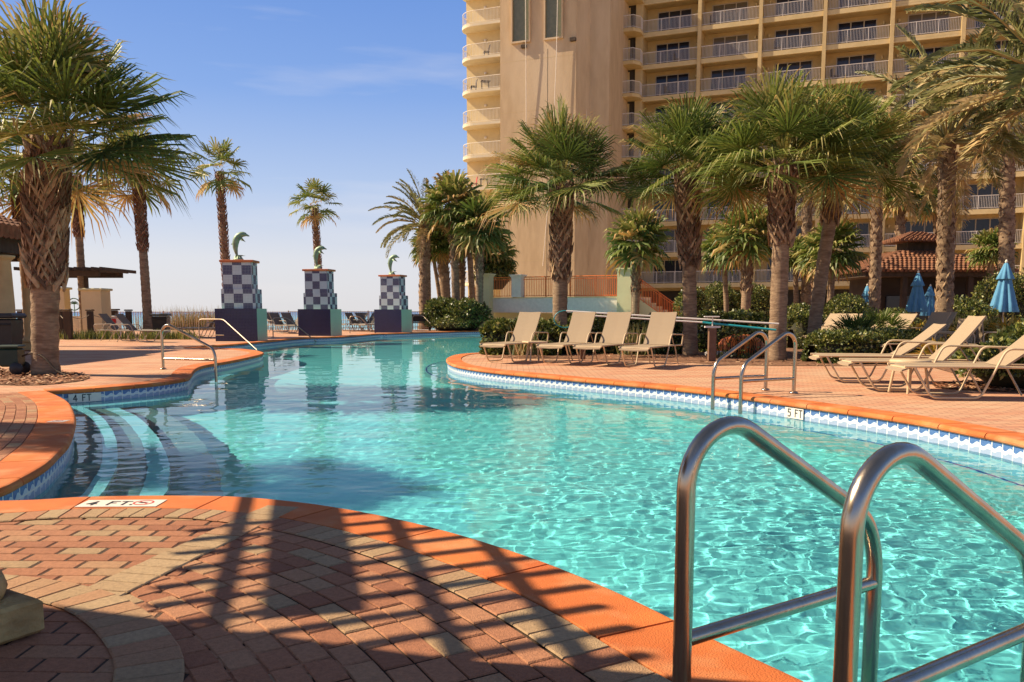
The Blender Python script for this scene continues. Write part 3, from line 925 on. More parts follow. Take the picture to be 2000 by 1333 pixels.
# ------------------------------------------------------------------ loungers
def lounger_proto(name, ang, m=None):
    o = empty(name, (0, 0, 0))
    fm = M_frame_shade if m else M_frame; sm_ = m or M_sling
    hw = .31; sh = .41; hx = 1.22
    for sgn in (-1, 1):
        b = MB(); y = sgn * hw
        b.tube([(0, y, sh), (.9, y, sh), (1.95, y, sh - .01)], .016, 8); b.build('side_rail', fm, o)
        b = MB()
        b.tube(arc([(.12, y, sh), (.34, y, .018), (.93, y, .018), (1.20, y * 1.08, .64), (1.95, y * 1.08, .62), (1.93, y, sh - .01)], 5, .09), .015, 8)
        b.build('leg_and_arm', fm, o)
        b = MB(); b.tube([(1.48, y, sh), (1.72, y, .0)], .014, 8); b.build('rear_leg', fm, o)
    b = MB()
    n = 10; V_ = []
    for i in range(n + 1):
        x = -.03 + (hx + .03) * i / n
        z = sh + .018 - .012 * math.sin(math.pi * i / n) - (.06 * max(0, 1 - i / 1.2))
        V_.append([(x, -hw + .01, z), (x, 0, z - .012), (x, hw - .01, z)])
    def slab(V_, th):
        m_ = len(V_[0]); top = [Vector(p) for r_ in V_ for p in r_]
        fs = [(i * m_ + j, (i + 1) * m_ + j, (i + 1) * m_ + j + 1, i * m_ + j + 1) for i in range(len(V_) - 1) for j in range(m_ - 1)]
        k = len(top); low = [p + Vector(th) for p in top]
        fs2 = [tuple(reversed([q + k for q in f])) for f in fs]
        ed = []
        nr = len(V_)
        for i in range(nr - 1):
            ed += [(i * m_, i * m_ + k, (i + 1) * m_ + k, (i + 1) * m_), ((i + 1) * m_ - 1, (i + 2) * m_ - 1, (i + 2) * m_ - 1 + k, (i + 1) * m_ - 1 + k)]
        for j in range(m_ - 1): ed += [(j, j + 1, j + 1 + k, j + k), ((nr - 1) * m_ + j, (nr - 1) * m_ + j + k, (nr - 1) * m_ + j + 1 + k, (nr - 1) * m_ + j + 1)]
        b.add(top + low, fs + fs2 + ed)
    slab(V_, (0, 0, -.022)); b.build('seat_sling', sm_, o, fix=True)
    b = MB(); V_ = []
    c, s_ = math.cos(ang), math.sin(ang)
    for i in range(9):
        q = .80 * i / 8; bow = -.02 * math.sin(math.pi * i / 8)
        x = hx + c * q - s_ * bow; z = sh + .02 + s_ * q + c * bow
        V_.append([(x, -hw + .03, z), (x, 0, z - .008), (x, hw - .03, z)])
    slab(V_, (s_ * .026, 0, -c * .026)); b.build('back_sling', sm_, o, fix=True)
    b = MB()
    e = .70
    for yy in (-.2, .2):
        b = MB(); b.tube([(hx + c * .45, yy, sh + s_ * .45 - .03), (1.75, yy, sh - .02)], .010, 6); b.build('back_strut', fm, o)
    for xx in (1.9, .04):
        b = MB(); b.tube([(xx, -hw, sh - .02), (xx, hw, sh - .02)], .013, 6); b.build('cross_bar', fm, o)
    return o
pool_protos = {}
def lounger(x, y, az, ang, label, group, name='pool_lounger', m=None):
    if (ang, m) in pool_protos: o = copy_tree(pool_protos[ang, m])
    else: o = lounger_proto(name, R(ang), m); pool_protos[ang, m] = o
    o.location = (x, y, 0); o.rotation_euler = (0, 0, az)
    tag(o, label, 'lounger', group)
    return o
g4 = 'upright beige loungers on the peninsula'
az = math.atan2(.86, .5)
lounger(-.42, 17.75, az, 56, 'upright beige lounger on the peninsula tip, leftmost of the four', g4)
lounger(.78, 17.25, az, 56, 'upright beige lounger right of the small square table', g4)
lounger(1.52, 16.85, az, 56, 'upright beige lounger in the middle of the hedge row, third from the tip', g4)
lounger(2.36, 16.1, az, 56, 'upright beige lounger closest to the brown post', g4)
g3 = 'beige loungers on the right deck'
lounger(4.85, 13.3, -.15, 37, 'reclined beige lounger farthest of the three, in front of the clipped hedge', g3)
lounger(4.76, 11.85, -.13, 50, 'beige lounger with steep back between the round table and the hedge', g3)
lounger(4.98, 10.75, -.10, 40, 'closest reclined beige lounger at the right edge of the picture', g3)
gb = 'beige loungers among the plants behind the right hedge'
for i, (pxx, pyy, Y, lab) in enumerate(((1606, 640, 26.6, 'leftmost small lounger behind the dark spiky palm'), (1620, 641, 25.85, 'second small lounger behind the dark spiky palm'), (1634, 642, 25.1, 'third small lounger behind the dark spiky palm'), (1650, 643, 24.35, 'fourth small lounger partly behind the dark spiky palm'),
                                     (1706, 645, 25.6, 'small lounger just right of the dark spiky palm'), (1728, 644, 24.85, 'small lounger above the clipped hedge, left of two'), (1752, 644, 24.1, 'small lounger above the clipped hedge, right of two'),
                                     (1808, 665, 18, 'lounger back seen between the two front backrests'), (1822, 663, 19, 'lounger behind the round table, beside the patio chair'))):
    p = A(pxx, pyy, Y)
    lounger(p.x - 1.1, Y, .25, 50 if i < 7 else 56, lab, gb)
gl_ = 'shaded loungers on the left deck'
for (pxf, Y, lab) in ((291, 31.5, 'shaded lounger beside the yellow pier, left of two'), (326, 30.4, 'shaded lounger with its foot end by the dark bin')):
    p = A(pxf, 650, Y); lounger(p.x, Y, math.pi - .05, 48, lab, gl_, m=M_sling_shade)
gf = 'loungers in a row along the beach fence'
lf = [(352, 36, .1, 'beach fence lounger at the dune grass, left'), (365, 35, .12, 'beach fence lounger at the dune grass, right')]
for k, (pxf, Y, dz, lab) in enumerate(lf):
    p = A(pxf, 650, Y); lounger(p.x, Y, dz, 50, lab, gf, m=M_sling_shade)
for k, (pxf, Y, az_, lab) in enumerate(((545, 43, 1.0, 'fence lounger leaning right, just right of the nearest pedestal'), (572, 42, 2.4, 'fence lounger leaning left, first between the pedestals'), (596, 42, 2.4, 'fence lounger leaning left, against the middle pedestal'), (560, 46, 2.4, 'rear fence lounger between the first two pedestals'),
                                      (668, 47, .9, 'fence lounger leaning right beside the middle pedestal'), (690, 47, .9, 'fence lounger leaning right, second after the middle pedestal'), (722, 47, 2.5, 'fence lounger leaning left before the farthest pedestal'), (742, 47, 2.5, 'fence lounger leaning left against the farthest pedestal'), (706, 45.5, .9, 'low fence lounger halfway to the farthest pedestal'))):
    p = A(pxf, 650, Y); lounger(p.x, Y, az_, 50, lab, gf, m=M_sling_shade)

def side_table(x, y, h, r, rnd_=True, label=''):
    o = empty('side_table', (x, y, 0), .3, label, 'table')
    b = MB()
    if rnd_: b.lathe([(r - .01, h - .045), (r, h - .035), (r, h - .01), (r - .01, h)], 28)
    else: b.box((0, 0, h - .02), (2 * r, 2 * r, .04), bev=.008)
    b.build('table_top', M_frame, o)
    for k in range(4):
        a = k * math.pi / 2 + .78
        b = MB(); b.tube([(math.cos(a) * r * .7, math.sin(a) * r * .7, h - .04), (math.cos(a) * r * .95, math.sin(a) * r * .95, 0)], .02, 6); b.build('leg', M_frame, o)
side_table(5.42, 11.28, .45, .26, True, 'round beige side table between the right loungers')
side_table(.50, 18.4, .45, .22, False, 'small square beige table between the first two upright loungers')

# patio chair group behind right loungers
def patio_chair(x, y, az, label):
    o = empty('patio_chair', (x, y, 0), az, label, 'chair', 'patio chairs in the right planting')
    b = MB(); b.box((0, 0, .43), (.5, .5, .03)); b.build('seat', M_sling, o)
    b = MB(); b.box((.27, 0, .70), (.03, .5, .5), Matrix.Rotation(.15, 3, 'Y')); b.build('backrest', M_sling, o)
    for sy in (-1, 1):
        b = MB(); b.tube(arc([(-.28, sy * .28, 0), (-.22, sy * .28, .66), (.25, sy * .28, .66), (.32, sy * .28, 0)], 4, .1), .014, 7); b.build('leg_and_arm', M_frame, o)
patio_chair(9.35, 17.6, .2, 'beige patio chair behind the steep backed lounger')
patio_chair(10.35, 17.9, 2.9, 'beige patio chair turned away under the blue umbrella')

# ------------------------------------------------------------------ pergola above and beside the viewpoint (casts the slatted shade)
COT = 1 / math.tan(R(SUN_EL)); SH = Vector((.985, -.17)); SH.normalize()
def up(p, z): return Vector((p[0] - SH.x * COT * z, p[1] - SH.y * COT * z, z))
pg = empty('pergola', up((-1.3, 3.5), 0)[:2] + (0,) if False else (-4.9, 3.9, 0), 0, 'timber pergola whose slats shade the near paving', 'pergola')
O_ = Vector((-4.9, 3.9, 0))
bd = Vector((-.252, .968)); sd_ = Vector((.968, .252))
def sp_(base, along, across): q = Vector(base) + bd * along + sd_ * across; return q
A0 = Vector((-1.105, 3.037)); B0 = Vector((-.122, 2.369)); C0_ = Vector((.24, 2.488))
def bar(b, p0, p1, w, h):
    d = (p1 - p0); L = d.length; M_ = d.to_track_quat('X', 'Z').to_matrix()
    b.box((p0 + p1) / 2 - O_, (L, w, h), M_)
for (base, a0_, a1_) in ((A0, -.35, 1.95), (B0, -.4, 2.25), (C0_, -.5, 1.95)):
    b = MB(); bar(b, up(sp_(base, a0_, 0), 3.0), up(sp_(base, a1_, 0), 3.0), .045, .05); b.build('beam', M_wood, pg)
zb = 3.05
sl_ = Vector((.92, .39))
for k in range(-3, 11):
    c = C0_ + bd * (.225 * k)
    aL = -1.54
    b = MB()
    wob = rnd.uniform(-.03, .03)
    bar(b, up(c + sl_ * (.24 + wob), zb), up(c + sl_ * (aL + .12 + wob), zb), .046, .045); b.build('slat', M_wood, pg)
b = MB(); c0 = sp_(A0, -.2, .34); c1 = sp_(A0, 1.9, .34)
bar(b, up(c0, 3.13), up(c1, 3.13), .37, .02); b.build('shade_board', M_wood, pg)
rf_ = [(-4.8, 4.0), (-1.79, 3.02), (-.035, 2.48), (.75, 2.30), (.7, 1.2), (.4, 0), (.2, -3), (-7, -3), (-7, 4.7)]
b = MB(); b.poly([up(p, 3.05)[:2] for p in reversed(rf_)], 3.05, 3.17)
b.v = [tuple(Vector(v) - O_) for v in b.v]; b.build('solid_roof', M_wood, pg, fix=True)
def round_column(name, x, y, h, r, label, m, sq=.5, group=None, ph=.22):
    o = empty(name, (x, y, 0), .25 if sq > .45 else 0, label, 'column', group)
    b = MB(); b.box((0, 0, ph / 2), (sq, sq, ph), bev=.012); b.build('plinth', m, o); q = ph - .22
    b = MB(); b.lathe([(r * 1.40, .22 + q), (r * 1.46, .25 + q), (r * 1.40, .29 + q), (r * 1.15, .32 + q), (r * 1.08, .38 + q), (r, .46 + q), (r * .98, h * .5), (r * .86, h - .16), (r * .95, h - .12), (r * 1.25, h - .06), (r * 1.3, h)], 28); b.build('shaft', m, o); return o
sc_ = round_column('stone_column', -2.00, 2.67, 2.9, .19, 'weathered yellow column base at the bottom left corner', M_col, .56, ph=.12)
sc_.rotation_euler = (0, 0, -.55)

# ------------------------------------------------------------------ cabana building at the left
cb = empty('cabana_building', (-16.35, 22.8, 0), 0, 'shaded cabana with clay tile roof at the left edge', 'building')
b = MB(); b.box((0, 0, 2.95), (5.0, 3.4, .5)); b.build('timber_fascia', M_wood, cb)
b = MB(); b.box((-.1, 0, 2.62), (4.6, 3.0, .18)); b.build('beam', M_wood, cb)
b = MB()
hx_, hy_ = 2.75, 2.0
for i in range(16):
    for j in range(8):
        y = -hy_ + (2 * hy_) * (i + .5) / 16
        t0 = j / 8; t1 = (j + 1) / 8 + .03
        x0 = hx_ * (1 - t0); x1 = hx_ * (1 - t1); z0 = 3.22 + 1.0 * t0; z1 = 3.22 + 1.0 * t1
        if abs(y) < hy_ - 1.5 * t0:
            b.tube([(x0 + .04, y, z0 + .04), (x1, y, z1 + .02)], [.21, .18], 8, rnd.random(), smooth=True)
b.add([(hx_, -hy_, 3.2), (hx_, hy_, 3.2), (-hx_, hy_, 3.2), (-hx_, -hy_, 3.2), (0, -hy_ + 1.6, 4.25), (0, hy_ - 1.6, 4.25)], [(0, 1, 5, 4), (1, 2, 5), (2, 3, 4, 5), (3, 0, 4)])
b.build('tile_roof', M_roof, cb)
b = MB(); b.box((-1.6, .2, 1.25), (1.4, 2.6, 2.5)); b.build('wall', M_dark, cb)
b = MB(); b.box((-2.4, -1.2, 4.7), (9.0, 4.4, 2.9)); b.v = [(v[0] - 2.0, v[1] - 1.0, v[2]) for v in b.v]; b.build('upper_storey', M_cream, cb)
round_column('round_column', -13.93, 22.9, 2.62, .27, 'thick ochre column holding the cabana roof, left one', M_colw, .62, 'ochre cabana columns')
round_column('round_column', -13.80, 24.0, 2.62, .23, 'ochre column right behind the left palm trunk', M_colw, .56, 'ochre cabana columns')
# small pergola on yellow piers
pp = empty('beach_pergola', A(150, 655, 37)[:2] + (0,) if False else (-19.4, 37, 0), 0, 'dark timber pergola standing on yellow piers by the beach', 'pergola')
b = MB()
for yy in (-1.2, .9):
    b = MB(); b.box((.2, yy, 2.72), (3.2, .12, .22)); b.build('beam', M_wood, pp)
for k in range(11):
    b = MB(); b.box((-1.5 + k * .36, -.1, 2.90), (.07, 3.3, .14)); b.build('rafter', M_wood, pp)
b = MB(); b.box((.55, 0, 2.3), (.2, .2, 1.0)); b.build('post', M_wood, pp)
b = MB(); b.lathe([(.03, 0), (.14, -.10), (.15, -.16), (.03, -.17)], 12, (-.95, -1.2, 2.62)); b.tube([(-.95, -1.2, 2.7), (-.95, -1.2, 2.6)], .012, 6); b.build('hanging_lamp', M_wood, pp)
def pier(x, y, w, h, label):
    o = empty('yellow_pier', (x, y, 0), 0, label, 'pier', 'yellow stucco piers')
    b = MB(); b.box((0, 0, (h - .1) / 2), (w, w, h - .1), bev=.01); b.build('shaft', M_cream, o)
    b = MB(); b.box((0, 0, h - .05), (w + .16, w + .16, .1), bev=.02); b.build('cap', M_lime, o)
    return o
p = A(191, 650, 36.4); pier(p.x, 36.4, .86, 2.10, 'wide yellow stucco pier under the beach pergola')
p = A(124, 650, 36.4); pier(p.x, 36.4, .5, 2.15, 'narrow yellow stucco pier right of the left palm trunk')
# palm emblem sign
p = A(148, 650, 37); sg = empty('emblem_sign', (p.x, 37, 0), 0, 'round metal sign with a green palm emblem', 'sign')
b = MB()
n = 26
for i in range(n):
    a0 = 2 * math.pi * i / n; a1 = 2 * math.pi * (i + 1) / n
    b.tube([(.26 * math.cos(a0), 0, 1.42 + .26 * math.sin(a0)), (.26 * math.cos(a1), 0, 1.42 + .26 * math.sin(a1))], .022, 6, cap=False)
b.build('ring', M_greenmetal, sg)
b = MB()
b.tube([(0, 0, .9), (.01, 0, 1.15), (0, 0, 1.44)], .018, 6)
for k in range(9):
    a = k / 8 * math.pi * 1.15 - .25; b.tube([(0, 0, 1.44), (.12 * math.cos(a), 0, 1.47 + .10 * math.sin(a)), (.22 * math.cos(a), 0, 1.41 + .13 * math.sin(a))], [.02, .018, .005], 5)
b.build('palm_emblem', M_greenmetal, sg)
b = MB(); b.box((0, .06, .45), (.5, .08, .9)); b.build('panel', M_white, sg)
# rope posts
prev = None
gp = 'dark posts strung with rope on the left deck'
for k, (pxx, Y, lab) in enumerate(((43, 34, 'dark rope post between the two cabana columns'), (119, 34.5, 'dark rope post just right of the left palm trunk'), (134, 33, 'thicker dark rope post second right of the left palm trunk'), (178, 35, 'dark rope post beside the slim palm trunk'), (253, 36, 'dark rope post nearest the dark bin'))):
    p = A(pxx, 650, Y); o = empty('rope_post', (p.x, Y, 0), 0, lab, 'post', gp)
    b = MB(); b.box((0, 0, .56), (.20 if k != 2 else .28, .20, 1.12), bev=.01); b.build('post_shaft', M_wood, o)
    b = MB(); b.box((0, 0, 1.16), (.27, .27, .06), bev=.02); b.build('post_cap', M_wood, o)
    q = Vector((p.x, Y, .98))
    if prev is not None:
        b = MB(); pts = [prev.lerp(q, t) - Vector((0, 0, .16 * math.sin(math.pi * t))) for t in [i / 8 for i in range(9)]]
        b.tube(pts, .014, 5); tag(b.build('rope', M_rope), ['', 'rope sagging behind the left palm trunk', 'short rope between the close pair of dark posts', 'rope running behind the slim palm trunk', 'rope along the front of the yellow pier'][k], 'rope', 'ropes between the dark posts')
    prev = q
p = A(222, 650, 38.5); o = empty('lantern_post', (p.x, 38.5, 0), 0, 'white stucco stub with a dark lantern on top', 'lamp')
b = MB(); b.box((0, 0, .45), (.62, .5, .9), bev=.02, taper=.8); b.build('pedestal', M_white, o)
b = MB(); b.box((.05, 0, 1.03), (.26, .26, .24)); b.box((.05, 0, 1.19), (.42, .42, .07), bev=.02); b.build('lantern', M_wood, o)
b = MB(); b.box((0, -.26, .62), (.5, .02, .3)); b.build('red_panel', M_redcloth, o)
# bins, hose
def bin_(x, y, s, label, m=M_bin):
    o = empty('waste_bin', (x, y, 0), .15, label, 'bin')
    b = MB(); b.box((0, 0, .46 * s), (.62 * s, .62 * s, .92 * s), bev=.03); b.v = [(v[0] * (.82 + .2 * v[2] / s), v[1] * (.82 + .2 * v[2] / s), v[2]) for v in b.v]; b.build('bin_body', m, o)
    b = MB(); b.box((0, 0, .98 * s), (.74 * s, .74 * s, .09 * s), bev=.03); b.box((.2 * s, 0, 1.02 * s), (.3 * s, .7 * s, .05 * s), bev=.02); b.build('lid', m, o)
    b = MB(); b.tube([(-.3 * s, -.33 * s, .8 * s), (.3 * s, -.33 * s, .8 * s)], .015 * s, 6); b.build('handle', m, o)
p = A(316, 658, 34.8); bin_(p.x, 34.8, .98, 'dark waste bin standing left of the beach fence palms')
p = A(8, 690, 18.6); bin_(p.x, 18.6, 1.02, 'black waste bin at the left edge beside the cabana column')
hr = empty('hose_reel', (A(26, 735, 14.6).x, 14.6, 0), .2, 'dark green garden hose reel at the foot of the left palm', 'hose reel')
b = MB(); b.box((0, 0, .30), (.30, .34, .32), bev=.03); b.build('reel_box', M_greenp, hr)
b = MB(); b.box((-.02, 0, .49), (.38, .38, .05), bev=.015); b.build('lid', M_greenp, hr)
for sy in (-1, 1):
    b = MB(); M_ = Matrix.Rotation(math.pi / 2, 3, 'X'); bb = MB(); bb.lathe([(.10, -.02), (.11, -.01), (.11, .01), (.10, .02)], 16)
    b.add([M_ @ Vector(v) + Vector((.12, sy * .19, .11)) for v in bb.v], bb.f, .5, True); b.build('wheel', M_bin, hr)
b = MB(); b.tube([(-.2, 0, .1), (-.35, 0, .45), (-.22, 0, .5)], .012, 6); b.build('handle', M_bin, hr)
b = MB()
h0 = Vector((A(44, 700, 14.6).x, 14.6, .32)); h1 = G(145, 732); h1.y = 14.3
b.tube([h0.lerp(h1, t) + Vector((0, 0, .16 * math.sin(math.pi * min(1, t * 1.3)))) for t in [i / 14 for i in range(15)]], .016, 7)
tag(b.build('garden_hose', M_wood), 'dark hose arching from the reel across the palm trunk', 'hose')

# ------------------------------------------------------------------ palms
def fan_leaf(b, P0, d, pet, Rl, nseg, droop, rv, r0, rg=0.0, halfang=128, wk=1.0, jn=.36):
    side = d.cross(UP)
    if side.length < .05: side = Vector((1, 0, 0))
    side.normalize()
    # petiole arc
    P1 = P0 + d * pet - UP * (droop * pet * .25)
    d1 = (d - UP * (.06 + droop * .38)).normalized()
    nrm = side.cross(d1).normalized()
    if nrm.z < 0: nrm = -nrm
    w = Rl * .018
    b.quad(P0 - side * w * 1.3, P0 + side * w * 1.3, P1 + side * w, P1 - side * w, .72 + r0.random() * .12)
    roll = r0.uniform(-.5, .5)
    side = (side * math.cos(roll) + nrm * math.sin(roll)); nrm = d1.cross(side).normalized()
    if nrm.z < 0: nrm = -nrm
    dth = 2 * R(halfang) / nseg
    for k in range(nseg):
        th = -R(halfang) + dth * (k + .5) + r0.uniform(-.04, .04)
        v = (d1 * math.cos(th) + side * math.sin(th)).normalized()
        Lr = Rl * (1 - .30 * (abs(th) / R(halfang)) ** 2) * r0.uniform(.88, 1.08)
        pv = (side * math.cos(th) - d1 * math.sin(th)).normalized()
        tw = .55 if k % 2 else -.55
        pw = (pv * math.cos(tw) + nrm * math.sin(tw))
        cup = .16 + r0.uniform(-.06, .06)
        m1 = P1 + v * Lr * jn + nrm * Lr * cup * jn - UP * Lr * (.02 + droop * .06)
        m2 = P1 + v * Lr * .78 + nrm * Lr * cup * .45 - UP * Lr * (.03 + droop * .10)
        tip = P1 + v * Lr * .97 + nrm * Lr * cup * .25 - UP * Lr * (.08 + droop * .20 + r0.uniform(0, .16))
        w1 = Lr * jn * dth * .46 * wk; w0 = .006
        w2 = w1 * .78
        rr = min(1, max(0, rv + r0.uniform(-.14, .14)))
        b.quad(P1 - pw * w0, P1 + pw * w0, m1 + pw * w1, m1 - pw * w1, rr)
        b.quad(m1 - pw * w1, m1 + pw * w1, m2 + pw * w2, m2 - pw * w2, rr)
        b.tri(m2 - pw * w2, m2 + pw * w2, tip, min(1, rr + .14 + r0.uniform(0, .12)))
def sabal_crown(seed, Rc, n=42, nseg=24, lo_el=-3, wind=.12, hi=84, dead=2, wk=1.0, ratio=.52):
    r0 = random.Random(seed); b = MB()
    for i in range(n):
        az = i * 2.39996 + r0.uniform(-.25, .25)
        el = R(hi - (hi - lo_el) * (i / n) ** .85 + r0.uniform(-7, 7))
        d = Vector((math.cos(el) * math.cos(az) + wind, math.cos(el) * math.sin(az), math.sin(el))).normalized()
        age = i / n
        rv = .42 + r0.gauss(0, .23) + (.18 if age < .2 else 0)
        if i >= n - dead: rv = .95
        fan_leaf(b, Vector((0, 0, 0)) + Vector((d.x, d.y, 0)) * .06 * Rc + UP * (.16 * Rc * (1 - 1.2 * age)), d, Rc * (1 - ratio) * r0.uniform(.8, 1.12), Rc * ratio * r0.uniform(.9, 1.12), nseg, .08 + .62 * age + r0.uniform(-.1, .15), min(1, max(0, rv)), r0, wk=wk)
    return b
def date_crown(seed, L, n=38, np_=62, droop=1.0, wind=.1, lo_el=-8):
    r0 = random.Random(seed); b = MB(); c = MB()
    for i in range(n):
        az = i * 2.39996 + r0.uniform(-.2, .2)
        age = i / n
        el = R(84 - (84 - lo_el) * age ** .9 + r0.uniform(-6, 6))
        Lf = L * r0.uniform(.85, 1.1)
        p = Vector((math.cos(az), math.sin(az), 0)) * .12 + UP * .15 * (1 - 2 * age)
        pts = [p.copy()]; seg = 12; e = el; hd = Vector((math.cos(az) + wind, math.sin(az), 0)).normalized()
        for k in range(seg):
            dvec = hd * math.cos(e) + UP * math.sin(e)
            p = p + dvec * Lf / seg; pts.append(p.copy())
            e -= R((3.6 + 2.6 * k / seg * 2) * droop * (.6 + .5 * math.cos(el)))
        c.tube([pts[0], pts[3], pts[6], pts[9], pts[-1]], [.035 * L / 3, .026 * L / 3, .018 * L / 3, .012 * L / 3, .005], 4)
        rv0 = min(1, max(0, .55 + r0.gauss(0, .17) + (.2 if age > .8 else 0)))
        for q in range(np_):
            t = .16 + .84 * q / np_; f = t * seg; k = min(seg - 1, int(f))
            P_ = pts[k].lerp(pts[k + 1], f - k); T = (pts[k + 1] - pts[k]).normalized()
            sd = T.cross(UP)
            if sd.length < .05: sd = Vector((-hd.y, hd.x, 0))
            sd.normalize(); nu = sd.cross(T).normalized()
            ll = L * .15 * (math.sin(math.pi * min(1, t * .86 + .12)) ** .6) * r0.uniform(.8, 1.15)
            for sg in (-1, 1):
                fw = r0.uniform(.55, .95)
                v = (T * fw + sd * sg * r0.uniform(.55, .9) + nu * r0.uniform(.05, .45)).normalized()
                w = T.cross(v).normalized() * .027 * L / 3 + T * .018 * L / 3
                mid = P_ + v * ll * .5; tip = P_ + v * ll - UP * ll * r0.uniform(.05, .3)
                rr = min(1, max(0, rv0 + r0.uniform(-.2, .2)))
                b.quad(P_, mid + w, tip, mid - w, rr)
    return b, c
def trunk_mesh(h, r0_, r1, lean=(0, 0), rough=.03, n=16, bulge=0):
    b = MB(); pts = []; rad = []
    m = max(8, int(h / .12))
    for i in range(m + 1):
        t = i / m
        pts.append((lean[0] * t ** 1.4, lean[1] * t ** 1.4, h * t))
        rr = r0_ + (r1 - r0_) * t
        rr *= 1 + .25 * math.exp(-t * h / .25) * (0 if bulge < 0 else 1)
        rr *= 1 + rough * (1 if i % 2 else -1) + rough * noise.noise(Vector((t * 9, h, 1)))
        rad.append(rr)
    b.tube(pts, rad, n)
    return b
def boots(h0, h1, rad, lean, h, n, size, seed, out=.5, rnga=(0, 1)):
    r0 = random.Random(seed); b = MB()
    for i in range(n):
        t = i / n; z = h0 + (h1 - h0) * t; az = i * 2.39996 + r0.uniform(-.1, .1)
        T = (z / h) ** 1.4
        c = Vector((lean[0] * T, lean[1] * T, z)); d = Vector((math.cos(az), math.sin(az), 0)); s = Vector((-d.y, d.x, 0))
        sz = size * r0.uniform(.75, 1.2); rv = r0.uniform(*rnga)
        base = c + d * rad * .9
        for sg in (-1, 1):      # the two arms of a split leaf base
            a = base + s * sg * sz * .42; m_ = base + d * sz * out * .6 + UP * sz * .55 + s * sg * sz * .12; e = base + d * sz * out + UP * sz * r0.uniform(.8, 1.15) - s * sg * sz * .05
            w = sz * .15; tk = d * sz * .10 - UP * sz * .04
            vs = [a - UP * w, a + UP * w, m_ + UP * w * .8, m_ - UP * w * .8, e, a - UP * w + tk, a + UP * w + tk, m_ + UP * w * .8 + tk, m_ - UP * w * .8 + tk]
            b.add(vs, [(5, 8, 7, 6), (8, 4, 7), (0, 5, 6, 1), (1, 6, 7, 2), (0, 3, 8, 5), (3, 4, 8), (2, 7, 4), (0, 1, 2, 3), (3, 2, 4)], rv)
    return b
CROWNS = {}
def crown_obj(kind, seed, Rc, parent, loc, rz=0, sc=1.0):
    key = (kind, seed)
    if key in CROWNS:
        R0, objs = CROWNS[key]
        out = []
        for o in objs:
            c = o.copy(); COL.objects.link(c); setp(c, parent); c.location = loc; c.rotation_euler = (0, 0, rz); c.scale = (Rc / R0,) * 3; out.append(c)
        return out
    if kind == 'date':
        a, c = date_crown(seed, Rc); objs = [a.build('crown', M_dleaf, parent), c.build('frond_stems', M_rachis, parent)]
    elif kind == 'sabal':
        objs = [sabal_crown(seed, Rc, 54, 42, wk=.92).build('crown', M_leaf, parent)]
    elif kind == 'small':
        objs = [sabal_crown(seed, Rc, 44, 15, -40, .05, wk=1.25, ratio=.6).build('crown', M_leaf, parent)]
    elif kind == 'wash':
        objs = [sabal_crown(seed, Rc, 24, 18, -50, .05, wk=1.2, ratio=.48, dead=3).build('crown', M_leaf, parent)]
    for o in objs: o.location = loc; o.rotation_euler = (0, 0, rz)
    CROWNS[key] = (Rc, objs)
    return objs
BOOTM = {}
def palm(kind, seed, xb, yb, zb, top, Rc, r0_, r1, label, name, group, bootrange=None, bsize=.3, bn=90, mt=None, rz=0):
    h = top[2] - zb
    o = empty(name, (xb, yb, zb), 0, label, 'palm tree', group)
    lean = (top[0] - xb, top[1] - yb)
    mt = mt or M_trunk
    trunk_mesh(h, r0_, r1 if kind != 'wash' else r1 * .8, lean, .035 if kind != 'date' else .06).build('trunk', mt, o)
    if bootrange:
        boots(h * bootrange[0], h * bootrange[1], (r0_ + r1) / 2, lean, h, bn, bsize, seed, .45 if kind != 'date' else .30, (.0, 1)).build('leaf_bases', M_boot_r if kind == 'wash' else M_boot, o)
    crown_obj(kind, seed, Rc, o, (lean[0], lean[1], h), rz)
    return o
gs_ = 'large cabbage palms around the pool'
def P3(pxx, pyy, Y): return A(pxx, pyy, Y)
b0 = G(95, 730); tp = P3(97, 305, 14.7)
palm('sabal', 11, b0.x, 14.7, 0, tp, 2.45, .20, .28, 'big cabbage palm with criss-cross leaf bases at the left edge', 'cabbage_palm', gs_, (.40, 1.04), .37, 230, rz=.4)
tp = P3(1097, 375, 22); palm('sabal', 11, P3(1093, 650, 22).x, 22, 0, tp, 2.15, .19, .20, 'cabbage palm with pale trunk behind the upright loungers, in front of the tan tower', 'cabbage_palm', gs_, (.45, 1.02), .33, 130, rz=2.2)
tp = P3(1340, 350, 21.2); palm('sabal', 12, P3(1348, 690, 21.2).x, 21.2, 0, tp, 2.0, .18, .17, 'cabbage palm left of the brown post with broken leaf bases halfway up', 'cabbage_palm', gs_, (.50, 1.02), .36, 130, rz=.3)
tp = P3(1530, 340, 19); palm('sabal', 13, P3(1517, 703, 19).x, 19, 0, tp, 2.25, .19, .19, 'largest cabbage palm in the middle right, behind the far ladder rails', 'cabbage_palm', gs_, (.62, 1.02), .36, 110, rz=1.0)
tp = P3(1640, 330, 21); palm('sabal', 12, P3(1588, 640, 21).x, 21, 0, tp, 2.1, .16, .16, 'dark leaning cabbage palm partly hidden behind the largest one', 'cabbage_palm', gs_, (.7, 1), .28, 60, rz=2.9)
palm('sabal', 11, -9.6, 8.7, 0, Vector((-9.7, 8.7, 5.5)), 1.35, .2, .2, 'cabbage palm outside the left edge shading the middle of the pool', 'cabbage_palm', gs_, (.5, 1), .33, 90, rz=3.9)
gd = 'date palms on the right'
